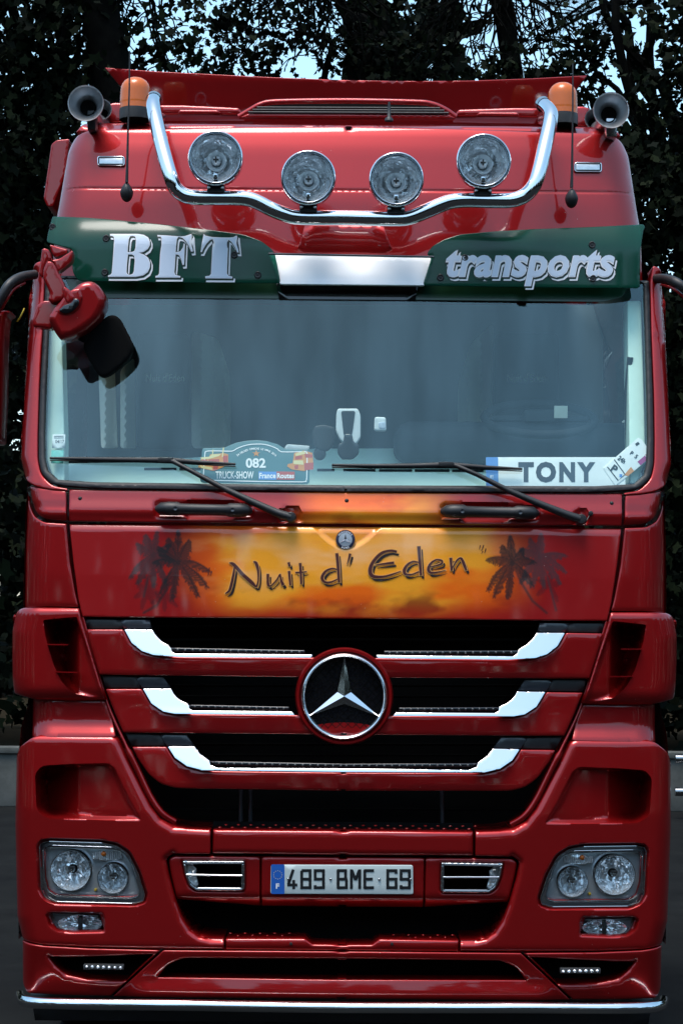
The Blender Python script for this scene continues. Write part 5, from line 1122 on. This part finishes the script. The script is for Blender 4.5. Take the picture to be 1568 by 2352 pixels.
def branches(root, tips, r0, seed, m_=barkm, name='branch', parent=None, n=6):
    """limbs curving from a root to tips, one mesh"""
    rr = random.Random(seed); bm = bmesh.new()
    for tip in tips:
        P = [root.lerp(tip, k/7)+Vector((rr.uniform(-1, 1), rr.uniform(-1, 1), rr.uniform(-1, 1)))*(.10*(tip-root).length*(0 if k in (0,) else .5)) for k in range(8)]
        P = [Vector(p) for p in spline([tuple(p) for p in P], 3)]; N = len(P); prev = None; nrm = None
        for i, p in enumerate(P):
            t = (P[min(i+1, N-1)]-P[max(i-1, 0)]).normalized()
            nrm = t.orthogonal().normalized() if nrm is None else (nrm-t*nrm.dot(t)).normalized(); b = t.cross(nrm); R_ = r0*(1-i/N)**.8+.006
            ring = [bm.verts.new(p+(nrm*cos(2*pi*k/n)+b*sin(2*pi*k/n))*R_) for k in range(n)]
            if prev:
                for k in range(n): bm.faces.new((prev[k], prev[(k+1) % n], ring[(k+1) % n], ring[k]))
            prev = ring
    return from_bm(name, bm, m_, parent)
def blobs(bl, n, seed, hole=.0):
    """points filling ellipsoids, thinned by clumping noise"""
    r_ = np.random.default_rng(seed); out = []
    wts = np.array([b[3]**2 for b in bl]); wts = wts/wts.sum()
    for b, wt in zip(bl, wts):
        k = int(n*wt*1.8); d = r_.normal(size=(k, 3)); d /= np.linalg.norm(d, axis=1)[:, None]; rad = r_.random(k)**.45
        lump = 1+.25*np.sin(d[:, 0]*5+b[0]*3)+.2*np.sin(d[:, 2]*7+b[2])+.15*np.sin(d[:, 1]*9)
        P = np.array(b[:3])+d*(rad*lump)[:, None]*np.array([b[3], b[3]*.8, b[3]*.85])
        g = np.sin(P[:, 0]*3.1+1.3*np.sin(P[:, 2]*2.3))*np.sin(P[:, 2]*3.7+P[:, 1])+.6*np.sin(P[:, 0]*8.3+P[:, 1]*4)*np.sin(P[:, 2]*7.7)
        P = P[g > -.55+hole]; out.append(P[:int(n*wt)])
    return np.concatenate(out)
def tree(name, label, trunk, r0, bl, n, size, seed, hole=0.0, group=None, cat='tree', tips=14):
    base = Vector(trunk[0]); t_ = thing(name, label, cat, base, group); inv = Matrix.Translation(-base)
    P = [Vector(p) for p in spline(trunk, 6)]; N = len(P)
    o = tube('trunk', P, [r0*(1.25 if i == 0 else 1)*(1-.55*i/N) for i in range(N)], 14, barkm); o.data.transform(inv); o.parent = t_
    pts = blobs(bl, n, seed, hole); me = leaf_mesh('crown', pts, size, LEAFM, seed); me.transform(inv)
    c = bpy.data.objects.new('crown', me); C.objects.link(c); c.parent = t_
    rr = random.Random(seed); tp = [Vector(pts[rr.randrange(len(pts))]) for _ in range(tips)]
    b = branches(Vector(trunk[-1]), tp, r0*.28, seed); b.data.transform(inv); b.parent = t_
    return t_
def BL(px, py, Y, r_): p = at(px, py, Y); return (p.x, p.y, p.z, r_)
# big leaning trunk, top left
a0, a1 = at(330, 900, 13), at(225, 0, 13)
tree('plane_tree', 'dark tree with a thick leaning trunk rising behind the left horn', [(a0.x+.5, 13, 0), tuple(at(300, 500, 13)), tuple(at(262, 200, 13)), tuple(at(225, 0, 13)), (a1.x-.6, 13, a1.z+3)], .30,
     [BL(60, 60, 13, 1.6), BL(20, 420, 13, 1.5), BL(120, 300, 13.5, 1.1), BL(-150, 200, 14, 2.2), BL(60, -350, 13, 2.0), BL(500, -700, 14, 2.2), BL(20, 760, 13.5, 1.0), BL(350, 330, 14.5, 1.1), BL(-120, 900, 14, 1.4)], 18000, .062, 11, hole=.08)
tree('leafy_tree', 'dense dark tree filling the top middle behind the roof deflector', [(-.6, 16, 0), (-.4, 16, 2), (0, 16, 4.6), (.2, 16, 7)], .26,
     [BL(430, 250, 16, 1.1), BL(600, 130, 16, 1.2), BL(480, 60, 17, .8), BL(760, 190, 16, 1.2), BL(900, 130, 16, 1.0), BL(980, 260, 16, 1.2), BL(780, 20, 16.5, 1.0), BL(640, -480, 17, 1.6), BL(800, 500, 17, 2.2), BL(1000, 20, 17, .6)], 8000, .052, 12, hole=.35)
tree('leafy_tree', 'dark tree with hanging twigs behind the right beacon', [(4.4, 15, 0), (4.2, 15, 2), (3.8, 15, 4.2), (3.6, 15, 6.5)], .22,
     [BL(1180, 260, 15, .9), BL(1300, 190, 15, .8), BL(1120, 190, 15, .6), BL(1400, 300, 15, .7), BL(1230, 230, 15.5, .8), BL(1370, 110, 15, .45), BL(1480, 620, 15, 1.2), BL(1540, 900, 15, 1.3), BL(1290, -400, 15, 1.3)], 6000, .052, 13, hole=.35)
tree('broad_tree', 'black broad tree mass at the right edge beyond the right horn', [(6.0, 14, 0), (5.7, 14, 2), (5.3, 14, 4), (5.1, 14, 7)], .3,
     [BL(1620, 200, 14, .8), BL(1540, 420, 14, .8), BL(1640, 30, 14, .8), BL(1640, 520, 14, 1.5), BL(1990, 150, 14, 2.0), BL(1900, -300, 14, 1.6), BL(1640, 900, 14, 1.6), BL(1600, 1300, 14, 1.2)], 21000, .062, 14)
# needle tufts and bare twigs
pt_ = thing('pine_tree', 'pine with long needle tufts against the sky above the right antenna', 'pine tree', (7.5, 18, 0))
P0 = at(1420, -120, 18); tr_ = tube('trunk', [Vector((7.5, 18, 0)), Vector((6.9, 18, 5)), P0+Vector((1.2, 0, .5)), P0+Vector((1.2, 0, 3))], [.25, .22, .18, .12], 12, barkm); tr_.data.transform(Matrix.Translation((-7.5, -18, 0))); tr_.parent = pt_
bm = bmesh.new(); rr = random.Random(5)
for tx, ty in ((1395, 20), (1330, 30), (1290, 45), (1360, 60), (1420, 5), (1250, 10), (1270, 70), (1340, -10), (1300, 0), (1400, 60), (1380, -40)):
    c = at(tx, ty, 18); ax = Vector((rr.uniform(-1, -.2), rr.uniform(-.4, .4), rr.uniform(-.5, .1))).normalized()
    for k in range(90):
        d = (ax+Vector((rr.gauss(0, .55), rr.gauss(0, .55), rr.gauss(0, .55)))).normalized(); L = rr.uniform(.14, .30); s_ = c-ax*rr.uniform(0, .25)
        n_ = d.cross(Vector((0, 1, 0))).normalized()*.0028; e = s_+d*L+Vector((0, 0, -.03*L))
        bm.faces.new([bm.verts.new(q_) for q_ in (s_-n_, s_+n_, e)])
ndl = from_bm('needles', bm, LEAFM[2], None, 0); ndl.data.transform(Matrix.Translation((-7.5, -18, 0))); ndl.parent = pt_
b = branches(P0+Vector((1.2, 0, 0)), [at(x, y, 18) for x, y in ((1395, 20), (1290, 45), (1360, 60), (1250, 10), (1270, 70), (1400, 60), (1330, 30))], .04, 4); b.data.transform(Matrix.Translation((-7.5, -18, 0))); b.parent = pt_
tw = thing('twiggy_tree', 'bare drooping twigs hanging against the pale sky at the top centre', 'tree', (2.6, 15.5, 0))
tk = tube('trunk', [Vector((2.6, 15.5, 0)), Vector((2.4, 15.5, 4)), at(1130, -160, 15.5), at(1100, -260, 15.5)], [.16, .14, .11, .07], 10, barkm); tk.data.transform(Matrix.Translation((-2.6, -15.5, 0))); tk.parent = tw
rr = random.Random(9)
for rt, tips in ((at(1120, -150, 15.5), [at(rr.uniform(900, 1360), rr.uniform(60, 240), 15.5+rr.uniform(-.4, .4)) for _ in range(46)]), (at(700, -160, 15.5), [at(rr.uniform(520, 960), rr.uniform(30, 150), 15.5+rr.uniform(-.4, .4)) for _ in range(26)]), (at(300, -150, 14), [at(rr.uniform(110, 420), rr.uniform(60, 230), 14) for _ in range(22)])):
    b = branches(rt, tips, .012, rr.randrange(99), n=4, name='twigs'); b.data.transform(Matrix.Translation((-2.6, -15.5, 0))); b.parent = tw
    sub = []
    for t_ in tips:
        q0 = rt.lerp(t_, rr.uniform(.45, .85)); sub.append((q0, [q0+Vector((rr.uniform(-.5, .5), rr.uniform(-.2, .2), rr.uniform(-.5, .15))) for _ in range(3)]))
    for q0, tt in sub:
        b = branches(q0, tt, .003, rr.randrange(99), n=3, name='twigs'); b.data.transform(Matrix.Translation((-2.6, -15.5, 0))); b.parent = tw
# hedge and dark undergrowth behind the wall; far trees added all round to darken reflections
hp_ = []
r_ = np.random.default_rng(21); N = 20000
hx = r_.uniform(-16, 16, N); hy = r_.uniform(14.5, 19, N); hz = .4+r_.random(N)**.8*(2.9+.7*np.sin(hx*1.3)+.4*np.sin(hx*3.1+hy))
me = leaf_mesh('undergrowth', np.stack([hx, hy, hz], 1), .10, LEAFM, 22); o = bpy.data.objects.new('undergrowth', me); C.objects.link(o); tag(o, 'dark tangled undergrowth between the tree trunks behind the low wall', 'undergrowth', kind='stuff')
def wood(name, ring, n, size, seed, zmax):
    r_ = np.random.default_rng(seed); a = r_.uniform(ring[0], ring[1], n); d = ring[2]+r_.random(n)*ring[3]
    x = np.sin(np.radians(a))*d; y = np.cos(np.radians(a))*d; top = zmax*(1+.22*np.sin(a*.35+1)+.14*np.sin(a*.9)+.08*np.sin(a*2.3))
    z = r_.random(n)**.75*top; me = leaf_mesh(name, np.stack([x, y, z], 1), size, LEAFM, seed); o = bpy.data.objects.new(name, me); C.objects.link(o); return o
o = wood('added_woodland', (-180, 180, 30, 7), 60000, .42, 31, 10.5); tag(o, 'far dark trees added round the yard, mostly unseen, to darken reflections', 'added_woodland', kind='stuff')
